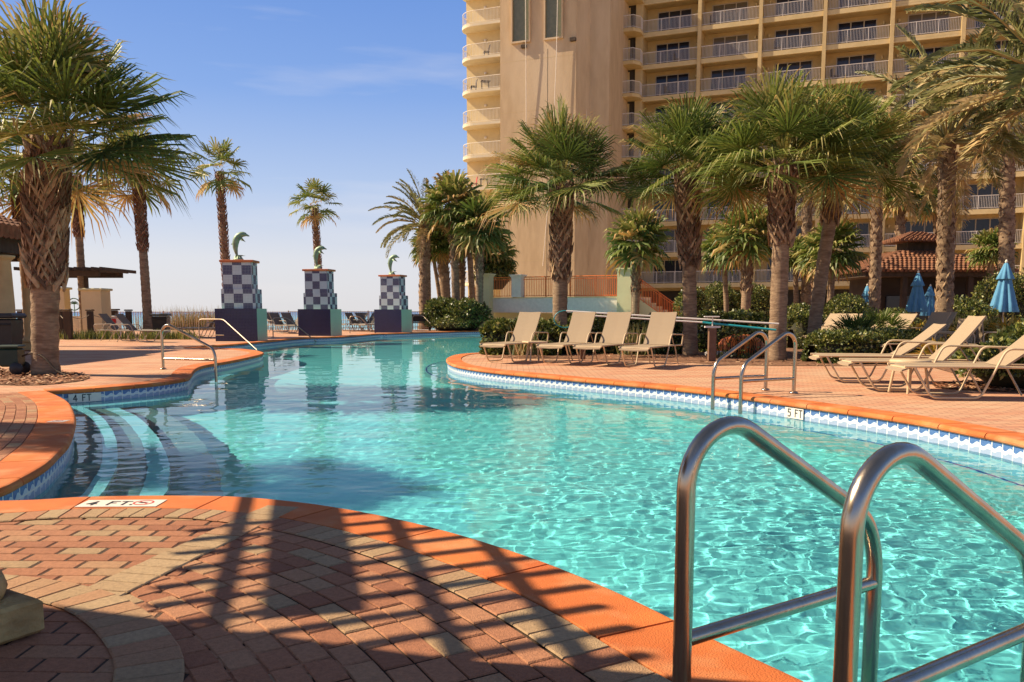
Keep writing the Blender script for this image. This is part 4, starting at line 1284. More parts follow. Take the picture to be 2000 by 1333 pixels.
for (pxb, Y, pt, py_, Rc, rr, lab, rz) in ((1843, 23, 1850, 272, 3.2, 0.21, 'tall date palm with diamond pattern trunk left of the hut roof edge', .2),
                                        (1962, 31, 1967, 288, 3.6, 0.25, 'date palm with dark trunk behind the right blue umbrella', 1.9),
                                        (2110, 18.5, 2062, 165, 3.9, .26, 'date palm leaning in from the upper right corner', 1.1),
                                        (1706, 33, 1714, 345, 3.3, 0.20, 'date palm left of the clay tile hut', 3.0),
                                        (1573, 38, 1577, 360, 2.6, .21, 'slim date palm behind the largest cabbage palm', .7)):
    tp = P3(pt, py_, Y); palm('date', 21, P3(pxb, 650, Y).x, Y, 0, tp, Rc, rr * 1.05, rr, lab, 'date_palm', gd, (.15, 1), .17, 150, rz=rz)
gw = 'slim fan palms toward the beach'
for (pxb, Y, pt, py_, Rc, rr, lab, zb_, br) in ((166, 37, 147, 345, 2.0, .22, 'slim fan palm rising right of the left palm trunk', 0, (.62, 1)),
                                      (290, 36.5, 268, 335, 2.1, .24, 'slim fan palm beside the dark waste bin', 0, (.52, 1)),
                                      (449, 50, 428, 335, 2.0, .27, 'fan palm standing just behind the nearest dolphin', -1.6, (.35, 1)),
                                      (629, 60, 614, 402, 1.95, .27, 'fan palm rising behind the middle dolphin', -1.6, (.35, 1)),
                                      (60, 27, 34, 345, 1.9, .22, 'fan palm behind the cabana columns at the left edge', 0, (.6, 1))):
    tp = P3(pt, py_, Y); palm('wash', 31, P3(pxb, 650, Y).x, Y, zb_, tp, Rc, rr * .85, rr * .8, lab, 'fan_palm', gw, br, .22, 260, rz=pxb * .1)
gc = 'palms clustered at the end of the pool'
tp = P3(831, 440, 52); palm('date', 21, P3(829, 640, 52).x, 52, 0, tp, 3.35, .36, .30, 'date palm at the end of the pool, leftmost of the palm cluster', 'date_palm', gc, (.2, 1), .26, 100, rz=4.0)
for (k, pxb, Y, pt, py_, Rc, rr, lab) in (('small', 892, 50, 884, 405, 2.2, .25, 'tallest cabbage palm of the cluster at the end of the pool'),
                                       ('small', 936, 49, 938, 445, 2.1, .24, 'cabbage palm of the cluster in front of the pale lime pillar'),
                                       ('small', 864, 54, 842, 478, 1.5, .13, 'thin leaning cabbage palm in the cluster'),
                                       ('small', 873, 55, 862, 470, 1.9, .36, 'thick trunked palm in the cluster right of the leaning one'),
                                       ('small', 902, 56, 903, 470, 1.7, .22, 'cabbage palm in the shade of the cluster'),
                                       ('small', 916, 57, 968, 500, 1.7, .20, 'low dark cabbage palm leaning over the orange railing'),
                                       ('small', 925, 55, 912, 430, 1.9, .2, 'cabbage palm behind the tallest of the cluster'),
                                       ('small', 838, 60, 835, 490, 1.3, .2, 'small palm low behind the date palm of the cluster')):
    tp = P3(pt, py_, Y); palm(k, 41 if int(pxb) % 2 else 42, P3(pxb, 650, Y).x, Y, 0, tp, Rc, rr, rr * .9, lab, 'cabbage_palm', gc, (.55, 1) if rr > .2 else None, .3, 50, rz=pxb * .37)
gk = 'small cabbage palms in front of the apartments'
for (pxb, Y, pt, py_, Rc, rr, lab) in ((1240, 37, 1245, 475, 1.62, .18, 'small cabbage palm right of the lime pillar'),
                                    (1455, 34, 1462, 465, 1.6, .20, 'small cabbage palm with pale shaggy trunk between two large ones'),
                                    (1420, 38, 1412, 490, 1.25, .12, 'thin cabbage palm left of the pale shaggy one'),
                                    (1618, 35, 1628, 490, 1.45, .14, 'round headed cabbage palm left of the clay tile hut'),
                                    (1555, 38, 1553, 500, 1.0, .12, 'narrow cabbage palm right of the largest trunk'),
                                    (1596, 36, 1596, 500, 1.1, .2, 'cabbage palm with shaggy trunk behind the slim date palm'),
                                    (1757, 46, 1758, 385, 1.6, .24, 'small fan palm rising above the clay tile hut'),
                                    (1836, 47, 1828, 395, 1.3, .22, 'fan palm half hidden behind the tall date palm'),
                                    (1935, 38, 1935, 490, 1.1, .14, 'low cabbage palm right of the tall date palm')):
    tp = P3(pt, py_, Y); palm('small', 41 if int(pxb) % 2 else 42, P3(pxb, 650, Y).x, Y, 0, tp, Rc, rr, rr * .9, lab, 'cabbage_palm', gk, (.45, 1) if rr > .15 else None, .24, 60, rz=pxb * .61)
# cycad-like dark palmetto
def palmetto(x, y, z, Rc, n, label, seed, name='palmetto', m=None, el=(75, -5)):
    o = empty(name, (x, y, 0), 0, label, 'shrub'); r0 = random.Random(seed); b = MB()
    for i in range(n):
        az = i * 2.39996; e = R(el[0] - (el[0] - el[1]) * i / n)
        d = Vector((math.cos(e) * math.cos(az), math.cos(e) * math.sin(az), math.sin(e)))
        fan_leaf(b, Vector((0, 0, z * .3)), d, Rc * .55, Rc * .5, 16, .2, r0.uniform(.05, .5), r0, wk=1.1, halfang=75)
    b.build('fronds', m or M_leaf, o)
    b = MB(); b.tube([(0, 0, 0), (0, 0, z * .45)], [.12, .1], 8); b.build('stem', M_trunk, o)
p = A(1672, 620, 21); palmetto(p.x, 21, .9, .95, 30, 'dark spiky palmetto between the small loungers and the clipped hedge', 5)
p = A(1720, 620, 23); palmetto(p.x, 23, 1.2, 1.0, 26, 'bronze tinted palmetto in front of the hut posts', 6, m=M_leaf)
p = A(1978, 690, 13.5); palmetto(p.x, 13.5, .3, .62, 20, 'pale yellow palmetto beside the closest right lounger', 8, m=M_dleaf, el=(80, 5))

# ------------------------------------------------------------------ hedges, bushes, planting
def leaf_cloud(b, pts_fn, n, size, r0, lo=0.0):
    for _ in range(n):
        p, nn, sh = pts_fn(r0)
        d = Vector((r0.gauss(0, 1), r0.gauss(0, 1), r0.gauss(0, 1))).normalized()
        d = (d + nn * .8).normalized(); s = d.cross(Vector((r0.gauss(0, 1), r0.gauss(0, 1), r0.gauss(0, 1)))).normalized()
        L = size * r0.uniform(.6, 1.3)
        b.quad(p, p + d * L * .5 + s * L * .28, p + d * L, p + d * L * .5 - s * L * .28, min(1, max(0, lo + r0.random() ** 1.3)))
def hedge(label, line, w, h, n, size, seed, name='clipped_hedge', cat='hedge', group=None, m=None, rough=.10, sag=.08, core=True):
    r0 = random.Random(seed)
    o = empty(name, (line[0][0], line[0][1], 0), 0, label, cat, group); O = Vector((line[0][0], line[0][1], 0))
    L = [0]
    for a, c in zip(line, line[1:]): L.append(L[-1] + (Vector(c) - Vector(a)).length)
    def at(s):
        for j in range(len(L) - 1):
            if L[j + 1] >= s:
                t = (s - L[j]) / (L[j + 1] - L[j]); a, c = Vector(line[j]), Vector(line[j + 1]); d = (c - a).normalized()
                return a.lerp(c, t), d
        return Vector(line[-1]), (Vector(line[-1]) - Vector(line[-2])).normalized()
    def pt(r0, k=1.0):
        s = r0.uniform(-.12, L[-1] + .12); c, d = at(max(0, min(L[-1], s))); nrm = Vector((-d.y, d.x))
        a = r0.uniform(-.15, math.pi + .15)
        e = .55
        cx = math.copysign(abs(math.cos(a)) ** e, math.cos(a)); cz = max(0, math.sin(a)) ** e if math.sin(a) > 0 else 0
        endk = min(1, min(s + .15, L[-1] + .15 - s) / (w * .35)) if L[-1] > w else 1
        endk = max(.1, endk) ** .5
        wob = 1 + rough * noise.noise(Vector((c.x * 1.8 + cx, c.y * 1.8, cz * 2 + seed)))  + rough * .6 * noise.noise(Vector((c.x * 5 + cx * 2, c.y * 5, cz * 5)))
        depth = r0.random() ** 2 * .22
        xx = cx * w / 2 * wob * (1 - depth) * endk; zz = max(.03, (r0.uniform(.0, cz) if abs(cx) > .93 else cz) * h * wob * (1 - depth * .6) * (.55 + .45 * endk))
        p = Vector((c.x + nrm.x * xx, c.y + nrm.y * xx, zz)) - O
        return p, Vector((nrm.x * cx, nrm.y * cx, cz + .2)).normalized(), depth
    b = MB(); leaf_cloud(b, pt, n, size, r0); b.build('foliage', m or M_hedge, o)
    b = MB()
    vs = []; ring = 8; k = max(3, int(L[-1] / .3))
    for i in range(k + 1):
        c, d = at(L[-1] * i / k); nrm = Vector((-d.y, d.x)); e_ = .55 if i in (0, k) else .8
        for j in range(ring):
            a = math.pi * j / (ring - 1); cx = math.copysign(abs(math.cos(a)) ** .6, math.cos(a)); cz = abs(math.sin(a)) ** .6
            vs.append(Vector((c.x + nrm.x * cx * w / 2 * e_, c.y + nrm.y * cx * w / 2 * e_, cz * h * e_ + .0)) - O)
    b.add(vs, [(i * ring + j, i * ring + j + 1, (i + 1) * ring + j + 1, (i + 1) * ring + j) for i in range(k) for j in range(ring - 1)])
    if core: b.build('branches', M_core, o)
    else:
        b = MB()
        for i in range(26):
            c, d = at(L[-1] * (i + r0.random()) / 26); c = Vector((c.x, c.y, 0)) - O
            for q in range(2): b.tube([c, c + Vector((r0.uniform(-.08, .08), r0.uniform(-.05, .05), h * .5)), c + Vector((r0.uniform(-.2, .2), r0.uniform(-.1, .1), h * .9))], [.010, .007, .003], 4)
        b.build('branches', M_core, o)
    return o
def bush(label, x, y, r, h, n, size, seed, name='round_shrub', m=None, group=None, z0=0, cat='shrub', core=.72):
    r0 = random.Random(seed); o = empty(name, (x, y, z0), 0, label, cat, group)
    def pt(r0):
        v = Vector((r0.gauss(0, 1), r0.gauss(0, 1), r0.gauss(0, 1))).normalized()
        if v.z < -.3: v.z = -v.z
        wob = 1 + .22 * noise.noise(v * 2.2 + Vector((seed, 0, 0))) + .10 * noise.noise(v * 6)
        k = wob * (1 - r0.random() ** 2 * .3)
        return Vector((v.x * r * k, v.y * r * k, max(.02, h * .45 + v.z * h * .55 * k))), v, 0
    b = MB(); leaf_cloud(b, pt, n, size, r0); b.build('foliage', m or M_hedge, o)
    b = MB(); b.lathe([(r * core * .5, 0), (r * core, h * .25), (r * core * .95, h * .55), (r * core * .5, h * .82), (.02, h * .88)], 12); b.build('branches', M_core, o)
    return o
g_ = A
hedge('leafy hedge behind the upright loungers, left part by the lime wall', [g_(948, 650, 22)[:2], g_(1060, 650, 21.6)[:2], g_(1100, 650, 21.3)[:2]], 1.15, .86, 5200, .12, 1, name='leafy_hedge', rough=.25)
hedge('leafy hedge behind the upright loungers, long right part', [g_(1108, 650, 22.5)[:2], g_(1230, 650, 22.2)[:2], g_(1330, 650, 22.3)[:2]], 1.0, .92, 5200, .12, 2, name='leafy_hedge', rough=.22)
hedge('dark leafy hedge behind the brown post', [g_(1360, 650, 23.4)[:2], g_(1500, 650, 22.8)[:2]], .9, 1.0, 4200, .12, 3, name='leafy_hedge', rough=.22)
hedge('low clipped boxy hedge behind the farthest right lounger', [g_(1585, 700, 18.2)[:2], g_(1690, 700, 18.4)[:2], g_(1800, 700, 18.7)[:2]], 1.35, .66, 12000, .075, 4, rough=.12)
hedge('clipped hedge block beside the slim date palm', [g_(1545, 650, 25)[:2], g_(1585, 650, 25)[:2]], 1.1, 1.05, 3600, .08, 5)
hedge('low dark hedge under the small loungers', [g_(1580, 650, 21.6)[:2], g_(1700, 650, 21.8)[:2], g_(1790, 650, 22)[:2]], .7, .34, 3600, .09, 6)
hedge('tall bushy hedge between the hut and the right blue umbrella', [g_(1905, 650, 30)[:2], g_(1990, 650, 30)[:2], g_(2060, 650, 30)[:2]], 2.2, 2.4, 9000, .10, 7, rough=.2)
hedge('thin twiggy hedge in front of the orange slide', [g_(1385, 650, 19.9)[:2], g_(1505, 650, 19.7)[:2]], .35, .72, 650, .09, 33, name='sparse_hedge', rough=.3, core=False)
bush('glossy shrub at the feet of the closest right lounger', 7.35, 12.1, .75, .68, 4200, .085, 11)
bush('glossy shrub at the right edge behind the closest lounger', 8.6, 13.3, .8, 1.0, 3600, .09, 12)
bush('rounded lime green shrub below the palm cluster, left of two', g_(868, 640, 50).x, 50, 1.25, 1.9, 4200, .16, 13)
bush('darker rounded shrub below the palm cluster, right of two', g_(912, 640, 49).x, 49, 1.35, 1.8, 4200, .16, 14)
bush('low clipped bush at the pool end below the palm cluster', g_(885, 640, 48.3).x, 48.6, 1.6, .75, 3200, .12, 15)
gr_ = 'round clipped shrubs under the apartments'
bush('round clipped shrub behind the thin small palm', g_(1405, 600, 42).x, 42, 1.05, 2.5, 4500, .11, 16, group=gr_)
bush('round clipped shrub behind the pale shaggy palm', g_(1472, 600, 42).x, 42, 1.0, 2.45, 4500, .11, 17, group=gr_)
bush('small shrub at the foot of the orange stair railing', g_(1350, 600, 40).x, 40, .8, 2.3, 2600, .12, 18, group=gr_)
bush('dark leafy tree crown above the orange terrace railing', g_(968, 530, 57).x, 57, 1.3, 2.3, 3000, .2, 19, name='shrub', z0=2.6)
bush('leafy shrub right of the largest cabbage palm trunk', g_(1562, 640, 28).x, 28, .8, 1.3, 2600, .10, 41)
bush('pale green shrub between the slim date palm and the hut', g_(1650, 640, 32).x, 32, 1.0, 1.7, 3000, .11, 42)
bush('leafy shrub left of the closed umbrella by the hut', g_(1745, 640, 30).x, 30, .8, 1.15, 2400, .10, 43)
bush('leafy shrub between the tall date palm and the right umbrella', g_(1885, 640, 27).x, 27, .9, 1.5, 3000, .10, 44)
gy = 'yellow croton plants on the right'
for k, (pxx, Y, r, h, lab) in enumerate(((1790, 25.5, .8, .85, 'yellow croton plant under the tall blue umbrella'), (1850, 22, .75, .9, 'yellow croton plant at the foot of the tall date palm'), (1905, 20, .8, 1.0, 'yellow croton plant behind the steep lounger back'), (1955, 19.5, .8, 1.0, 'yellow croton plant below the right blue umbrella'), (1995, 18, .7, 1.05, 'yellow croton plant at the right edge'), (1845, 17, .45, .5, 'small yellow plant behind the round table'))):
    r0 = random.Random(90 + k); o = empty('croton_plant', (g_(pxx, 650, Y).x, Y, 0), 0, lab, 'plant', gy); b = MB()
    for i in range(220):
        az = r0.uniform(0, 6.28); e = r0.uniform(.1, 1.45); rr = r0.random() ** .5
        P_ = Vector((math.cos(az) * r * rr * .8, math.sin(az) * r * rr * .8, h * r0.uniform(.15, .75)))
        d = Vector((math.cos(az) * math.cos(e), math.sin(az) * math.cos(e), math.sin(e))); s = d.cross(UP).normalized(); L = r0.uniform(.22, .42)
        b.quad(P_, P_ + d * L * .5 + s * .035, P_ + d * L - UP * .05, P_ + d * L * .5 - s * .035, r0.random())
    b.build('leaves', M_croton, o)
    b = MB(); b.lathe([(r * .35, 0), (r * .45, h * .3), (.05, h * .5)], 8); b.build('stems', M_core, o)
# mulch beds
def blob(pts): return [tuple(p) for p in smooth_curve(pts + [pts[0]], .25)[:-1]]
beds = [('mulch', px([(945, 697), (1020, 700), (1150, 701), (1290, 705), (1420, 712), (1560, 714), (1700, 714), (1790, 711), (1900, 735)]) + [(9, 13.5), (14, 14), (15, 30), (9, 33), (2.5, 30), (.6, 24)]),
        ('mulch', px([(-40, 750), (60, 752), (130, 747), (172, 739), (165, 731), (120, 725), (60, 722), (-60, 724)])),
        ('mulch', [(6.2, 12.1), (6.5, 11.7), (7.4, 11.3), (9.5, 11.5), (10, 13), (8, 13.4), (6.6, 12.8)])]
for nm, pl in beds:
    tag(sheet(nm, blob(pl), [], -.004, M_mulch), kind='structure')
b = MB(); r0 = random.Random(3)
for nm, pl in beds:
    bp_ = blob(pl); xs0 = [p[0] for p in bp_]; ys0 = [p[1] for p in bp_]
    cnt = 0
    while cnt < 2600:
        p = (r0.uniform(min(xs0), max(xs0)), r0.uniform(min(ys0), min(max(ys0), 22)))
        cnt += 1
        if not inside(p, bp_) or inside(p, polyx): continue
        c = Vector((p[0], p[1], r0.uniform(.0, .02))); a = r0.uniform(0, 6.28); d = Vector((math.cos(a), math.sin(a), r0.uniform(-.3, .3))) * r0.uniform(.02, .05); s = Vector((-math.sin(a), math.cos(a), r0.uniform(-.4, .4))) * .014
        b.quad(c - d - s, c + d - s, c + d + s, c - d + s, r0.random())
tag(b.build('bark_litter', M_chip), 'loose bark and dry leaf litter scattered over the beds', 'mulch', kind='stuff')
# ground plants near the left fence and dune grass
def grass(name, n, fn, L, w, m, label, cat, seed):
    r0 = random.Random(seed); b = MB()
    for _ in range(n):
        p = fn(r0); a = r0.uniform(0, 6.28); l = L * r0.uniform(.5, 1.2); ln = r0.uniform(.1, .5) * l
        d = Vector((math.cos(a) * ln, math.sin(a) * ln, l)); s = Vector((-math.sin(a), math.cos(a), 0)) * w
        b.add([p - s, p + s, p + d * .55 + s * .7 + UP * l * .05, p + d * .55 - s * .7 + UP * l * .05, p + d], [(0, 1, 2, 3), (3, 2, 4)], r0.random())
    tag(b.build(name, m), label, cat, kind='stuff')
c1 = A(385, 640, 51)
grass('dune_grass', 2600, lambda r: Vector((c1.x + r.gauss(0, 1.6), 51 + abs(r.gauss(0, 1)) , -1.1 + .9 * math.exp(-abs(r.gauss(0, .8))))), 1.6, .02, M_grass, 'tan dune grass clump behind the fence left of the first pedestal', 'grass', 4)
c2 = A(205, 665, 33)
grass('ground_plants', 900, lambda r: Vector((c2.x + r.uniform(-2.2, 3.4), 33.6 + r.gauss(0, .3), 0)), .38, .02, M_hedge, 'weedy green and cream ground plants along the left bed', 'plants', 5)
c3 = A(1240, 690, 19.6)
grass('strap_leaf_plants', 260, lambda r: Vector((c3.x + r.choice((0, -2.6, .2, .3)) + r.gauss(0, .15), 20.3 + r.gauss(0, .15), .05)), .7, .018, M_dleaf, 'variegated strap leaf plants between the upright loungers', 'plants', 6)

# ------------------------------------------------------------------ beach fence
def fence(name, p0, p1, h, sp, label, m, r=.012):
    p0 = Vector(p0); p1 = Vector(p1); o = empty(name, (p0.x, p0.y, 0), 0, label, 'fence'); d = p1 - p0; L = d.length; n = int(L / sp)
    b = MB(); M_ = Vector((d.x, d.y, 0)).to_track_quat('X', 'Z').to_matrix()
    for z in (h - .03, .12): b.box((d.x / 2, d.y / 2, z), (L, .035, .035), M_)
    b.build('rail', m, o)
    b = MB()
    for i in range(n + 1): b.box((d.x * i / n, d.y * i / n, h / 2), (r * 2, r * 2, h))
    b.build('pickets', m, o)
    for i in range(int(L / 2.4) + 1):
        b = MB(); t = i * 2.4 / L; b.box((d.x * t, d.y * t, h / 2 + .02), (.06, .06, h + .04)); b.build('post', m, o)
M_fence = mat('fence_paint', (.50, .38, .28), rough=.6)
fence('picket_fence', (-27, 46), (-13.5, 50.4), 1.10, .13, 'thin picket fence along the beach, left of the pedestals', M_fence)
fence('picket_fence', (-13.5, 50.4), (-3.5, 50.6), 1.12, .13, 'thin picket fence along the beach, behind the pedestals', M_fence)
hd = empty('garden_bench', (A(818, 650, 49).x, 49, 0), 0, 'dark low bench at the foot of the cluster date palm', 'bench')
b = MB(); b.box((0, 0, .45), (1.5, .5, .06), bev=.01); b.build('seat', M_wood, hd)
b = MB(); b.box((0, .22, .72), (1.5, .05, .45), bev=.01); b.build('backrest', M_wood, hd)
for sx in (-.65, .65):
    b = MB(); b.box((sx, 0, .22), (.08, .45, .44)); b.build('leg', M_wood, hd)

# ------------------------------------------------------------------ raised terrace with orange railing
YT = 52
RT = -.42
T0 = Vector((A(952, 580, YT).x, YT)); TU = Vector((math.cos(RT), math.sin(RT))); TN = Vector((-math.sin(RT), math.cos(RT)))
def TP(pxx, back=0.0):      # point of the terrace front (or a line behind it) seen at a column of the photograph
    a_ = (pxx - 1000) / F / (math.cos(TH) + 209 / F * math.sin(TH))
    B = T0 + TN * back
    u = (a_ * B.y - B.x) / (TU.x - a_ * TU.y)
    return B + TU * u
tr_ = empty('raised_terrace', (T0.x, T0.y, 0), RT, 'raised terrace with white edge beam and lime walls below', 'terrace')
w_ = (TP(1240) - T0).length
b = MB(); b.box((w_ / 2, 1.8, 1.48), (w_, 3.6, .88)); b.build('edge_beam', M_white, tr_)
b = MB(); b.box((1.45, 1.0, .52), (2.9, .3, 1.04)); b.build('lower_wall', M_lime, tr_)
b = MB(); b.box((w_ / 2, 4.0, .5), (w_, .3, 1.0)); b.build('lower_wall', M_lime, tr_)
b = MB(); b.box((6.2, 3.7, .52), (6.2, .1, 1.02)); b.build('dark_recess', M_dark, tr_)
b = MB(); b.box((w_ / 2, 1.7, 1.945), (w_ + .1, 3.5, .05)); b.build('floor_slab', M_cream, tr_)
b = MB()
n_ = 9
for i in range(n_): b.box((w_ + .28 + i * .36, .9, (1.8 - i * .2) / 2), (.3599, 1.6, 1.8 - i * .2))
b.build('stair_steps', M_lime, tr_)
def orange_rail(name, p0, p1, z0, z1, label, h=1.22, sp=.11):
    p0 = Vector((p0[0], p0[1], z0)); p1 = Vector((p1[0], p1[1], z1)); o = empty(name, p0, 0, label, 'railing', 'orange railings of the terrace'); d = p1 - p0; n = int(d.length / sp)
    for z in (h, h - .14, .08):
        b = MB(); b.tube([Vector((0, 0, z)), d + Vector((0, 0, z))], .03 if z == h else .02, 6); b.build('rail', M_orange_rail, o)
    b = MB()
    for i in range(n + 1):
        c = d * (i / n); b.box((c.x, c.y, c.z + h / 2), (.034, .034, h - .1))
    b.build('balusters', M_orange_rail, o)
    for i in range(int(d.length / 1.6) + 1):
        c = d * min(1, i * 1.6 / d.length); b = MB(); b.box((c.x, c.y, c.z + h / 2 + .02), (.06, .06, h)); b.build('post', M_orange_rail, o)
orange_rail('orange_railing', TP(963, .2), TP(998, .2), 1.97, 1.97, 'short orange railing left of the slim white pillar')
orange_rail('orange_railing', TP(1018, .2), TP(1207, .2), 1.97, 1.97, 'long orange railing across the terrace between two pillars')
orange_rail('orange_railing', TP(1245, .1), TP(1330, .1), 1.85, .10, 'orange railing sloping down the right stairs')
orange_rail('orange_railing', TP(938, 3), TP(908, 3), 1.9, .5, 'orange railing sloping down at the left of the lime pillar')
orange_rail('orange_railing', TP(1337, -1), TP(1368, -1), .1, .1, 'short orange railing at the foot of the right stairs')
def pillar(p, w, z0, z1, label, m):
    o = empty('terrace_pillar', (p.x, p.y, z0), RT, label, 'pillar', 'pillars of the raised terrace')
    b = MB(); b.box((0, 0, (z1 - z0 - .2) / 2), (w, w, z1 - z0 - .2), bev=.01); b.build('shaft', m, o)
    b = MB(); h = z1 - z0
    for k, (e, t) in enumerate(((.06, .07), (.14, .07), (.24, .06))): b.box((0, 0, h - .2 + k * .0666 + .033), (w + e, w + e, .066), bev=.008)
    b.build('cap', m, o)
pillar(TP(951, -.2), .62, 0, 3.42, 'tall lime pillar at the left end of the terrace', M_lime)
pillar(TP(1012, .1), .62, 1.97, 3.34, 'short white pillar in the middle of the terrace railing', M_white)
pillar(TP(1223, -.25), .84, 0, 3.56, 'tall pale green pillar at the right end of the terrace', M_lime)

# ------------------------------------------------------------------ apartment tower (facade turned toward the pool)
k_ = 4100 / F; nn2 = math.hypot(k_, 1)
rzf = -math.atan2(1, k_)
OF = Vector((11.64, 77.59, 0))
ap = empty('apartment_building', OF, rzf, 'tan and ochre apartment tower with rows of white railed balconies', 'building')
def loc(P):
    d = Vector(P) - OF; c, s = math.cos(-rzf), math.sin(-rzf)
    return Vector((d.x * c - d.y * s, d.x * s + d.y * c, d.z))
def onw(pxx, pyy, w):      # local u,z of a pixel on the plane at depth w
    r = ray(pxx, pyy); u_ = Vector((math.cos(rzf), math.sin(rzf))); n_ = Vector((-math.sin(rzf), math.cos(rzf)))
    P0 = Vector((0, 0)); num = (OF.x * n_.x + OF.y * n_.y) + w; t = num / (r[0] * n_.x + r[1] * n_.y)
    P = Vector((r[0] * t, r[1] * t, H + r[2] * t)); l = loc(P); return l.x, l.z
BW, FH, Z0 = 5.14, 2.78, 3.66
NF, NB = 10, 7
ZT = Z0 + NF * FH
REC = 1.9
b = MB(); b.box((NB * BW / 2 - .1, REC + 5, ZT / 2), (NB * BW + .2, 10, ZT)); b.build('back_wall', M_stucco2, ap)
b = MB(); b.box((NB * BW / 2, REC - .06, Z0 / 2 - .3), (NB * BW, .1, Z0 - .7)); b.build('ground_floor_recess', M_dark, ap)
for i in range(NB + 1):
    b = MB(); w__ = .62 if i == 0 else .30
    b.box((i * BW - (.2 if i == 0 else 0), REC / 2 - .1, ZT / 2), (w__, REC + .2, ZT)); b.build('fin_wall', M_stucco2, ap)
slab0 = rail0 = win0 = lamp0 = None
GX = [.95, .8, 1.05, 1.0, 1.25, .9, 1.0]
for f in range(NF):
    z = Z0 + f * FH
    for i in range(NB):
        x0 = i * BW + (.11 if i == 0 else .15); wd = (i + 1) * BW - .15 - x0
        if slab0 is None:
            b = MB(); b.box((wd / 2, REC / 2, -.11), (wd, REC, .22)); b.box((wd / 2, .09, -.30), (wd, .18, .18)); slab0 = b.build('balcony_floor', M_slab, ap)
            b = MB()
            b.box((wd / 2, .06, 1.06), (wd, .05, .045)); b.box((wd / 2, .06, .10), (wd, .035, .035))
            n = int(wd / .115)
            for q in range(1, n): b.box((wd * q / n, .06, .58), (.02, .02, .92))
            for q in (1 / 3, 2 / 3): b.box((wd * q, .06, .55), (.055, .055, 1.05))
            rail0 = b.build('balcony_railing', M_rail, ap)
            sl, ra = slab0, rail0
            W0 = wd
            # window: frame with three sliding panes
            b = MB()
            for xx in (0, 1.0, 2.03, 3.0): b.box((xx, -.03, 1.1), (.09, .06, 2.2))
            b.box((1.5, -.031, 2.2), (3.09, .06, .08)); win0 = b.build('window', M_mull, ap)
            b = MB(); b.box((1.5, -.005, 1.1), (2.95, .03, 2.12)); b.build('pane', M_glass, win0)
            b = MB(); b.lathe([(.03, -.16), (.09, -.10), (.10, .08), (.05, .14)], 10, (0, -.07, 1.85)); lamp0 = b.build('wall_lamp', M_cream, ap)
            wi, la = win0, lamp0
        else:
            sl = slab0.copy(); COL.objects.link(sl); setp(sl, ap); ra = rail0.copy(); COL.objects.link(ra); setp(ra, ap)
            wi = copy_tree(win0, ap); la = lamp0.copy(); COL.objects.link(la); setp(la, ap)
        sl.location = (x0, 0, z); sl.scale = (wd / W0, 1, 1)
        ra.location = (x0, 0, z); ra.scale = (wd / W0, 1, 1)
        wi.location = (i * BW + GX[i] + (.12 if (f * 7 + i * 3) % 4 == 0 else 0), REC, z)
        la.location = (i * BW + (4.55 if i % 2 else .55) if i != 0 else 4.6, REC, z)
b = MB(); b.box((NB * BW / 2, REC / 2, ZT + .2), (NB * BW, REC + .3, .5)); b.build('parapet', M_stucco2, ap)
# balcony furniture seen through the railings
r0 = random.Random(77)
for (f, i) in ((7, 0), (5, 0), (6, 2), (5, 3), (4, 1), (3, 5), (6, 3), (7, 4), (4, 2), (2, 5), (8, 1), (6, 0), (5, 1), (7, 2), (6, 4), (4, 3), (3, 4), (8, 3), (1, 5), (1, 4), (0, 2), (0, 4)):
    x = i * BW + r0.uniform(.8, 3.6); z = Z0 + f * FH
    o = empty('balcony_chair', ap.matrix_basis @ Vector((0, 0, 0)) if False else OF + Matrix.Rotation(rzf, 3, 'Z') @ Vector((x, .85, z)), rzf + r0.uniform(-.5, .5), ['dark chair on a balcony of floor %s, bay %s from the tower' % (f, i + 1)][0], 'chair', 'dark chairs on the balconies')
    b = MB(); b.box((0, 0, .42), (.55, .5, .06)); b.build('seat', M_chairdark, o)
    b = MB(); b.box((-.25, 0, .72), (.06, .5, .6)); b.build('backrest', M_chairdark, o)
    for sx in (-1, 1):
        b = MB(); b.box((sx * .24, -.2, .2), (.04, .04, .4)); b.box((sx * .24, .2, .2), (.04, .04, .4)); b.build('leg', M_chairdark, o)
# stair tower
uL = onw(977, 250, -8)[0]; WT = -8.0
def wt(pxx, w, pyy=250): return onw(pxx, pyy, w)[0]
uR = wt(1124, WT)
def prism(name, pts, z0, z1, m):
    b = MB(); b.poly(pts, z0, z1); o = b.build(name, m, ap, fix=True); return o
uC = wt(1151, WT + 1.6); uE = wt(1189, WT + 1.6)
prism('stair_tower', [(uL, WT), (uR, WT), (uC, WT + 1.6), (uE, WT + 1.6), (uE, 3.0), (uL, 3.0)], 0, ZT + .6, M_stucco)
# tall glazed slots with raised frames
for (pa, pb_, yb) in ((1001, 1035, 84), (1064, 1098, 77)):
    ua = wt(pa, WT); ub = wt(pb_, WT); zb_ = onw(pa, yb, WT)[1]
    b = MB(); t_ = .12
    for xx in (ua, ub): b.box((xx, WT - .12, (zb_ + ZT) / 2), (t_, .24, ZT - zb_))
    b.box(((ua + ub) / 2, WT - .12, zb_ - .07), (ub - ua + t_, .26, .14)); fr_ = b.build('window_surround', M_stucco, ap)
    b = MB(); b.box(((ua + ub) / 2, WT - .012, (zb_ + ZT) / 2), (ub - ua - t_, .02, ZT - zb_)); b.build('pane', M_green_gl, fr_)
b = MB(); us = wt(1069, WT); b.box((us, WT - .004, 11), (.03, .006, 24)); b.build('expansion_joint', M_dark, ap)
for zz in range(5): b = MB(); b.box(((uL + uR) / 2, WT - .003, 5.5 + zz * 4.2), (uR - uL - .02, .004, .02)); b.build('control_joint', M_slab, ap)
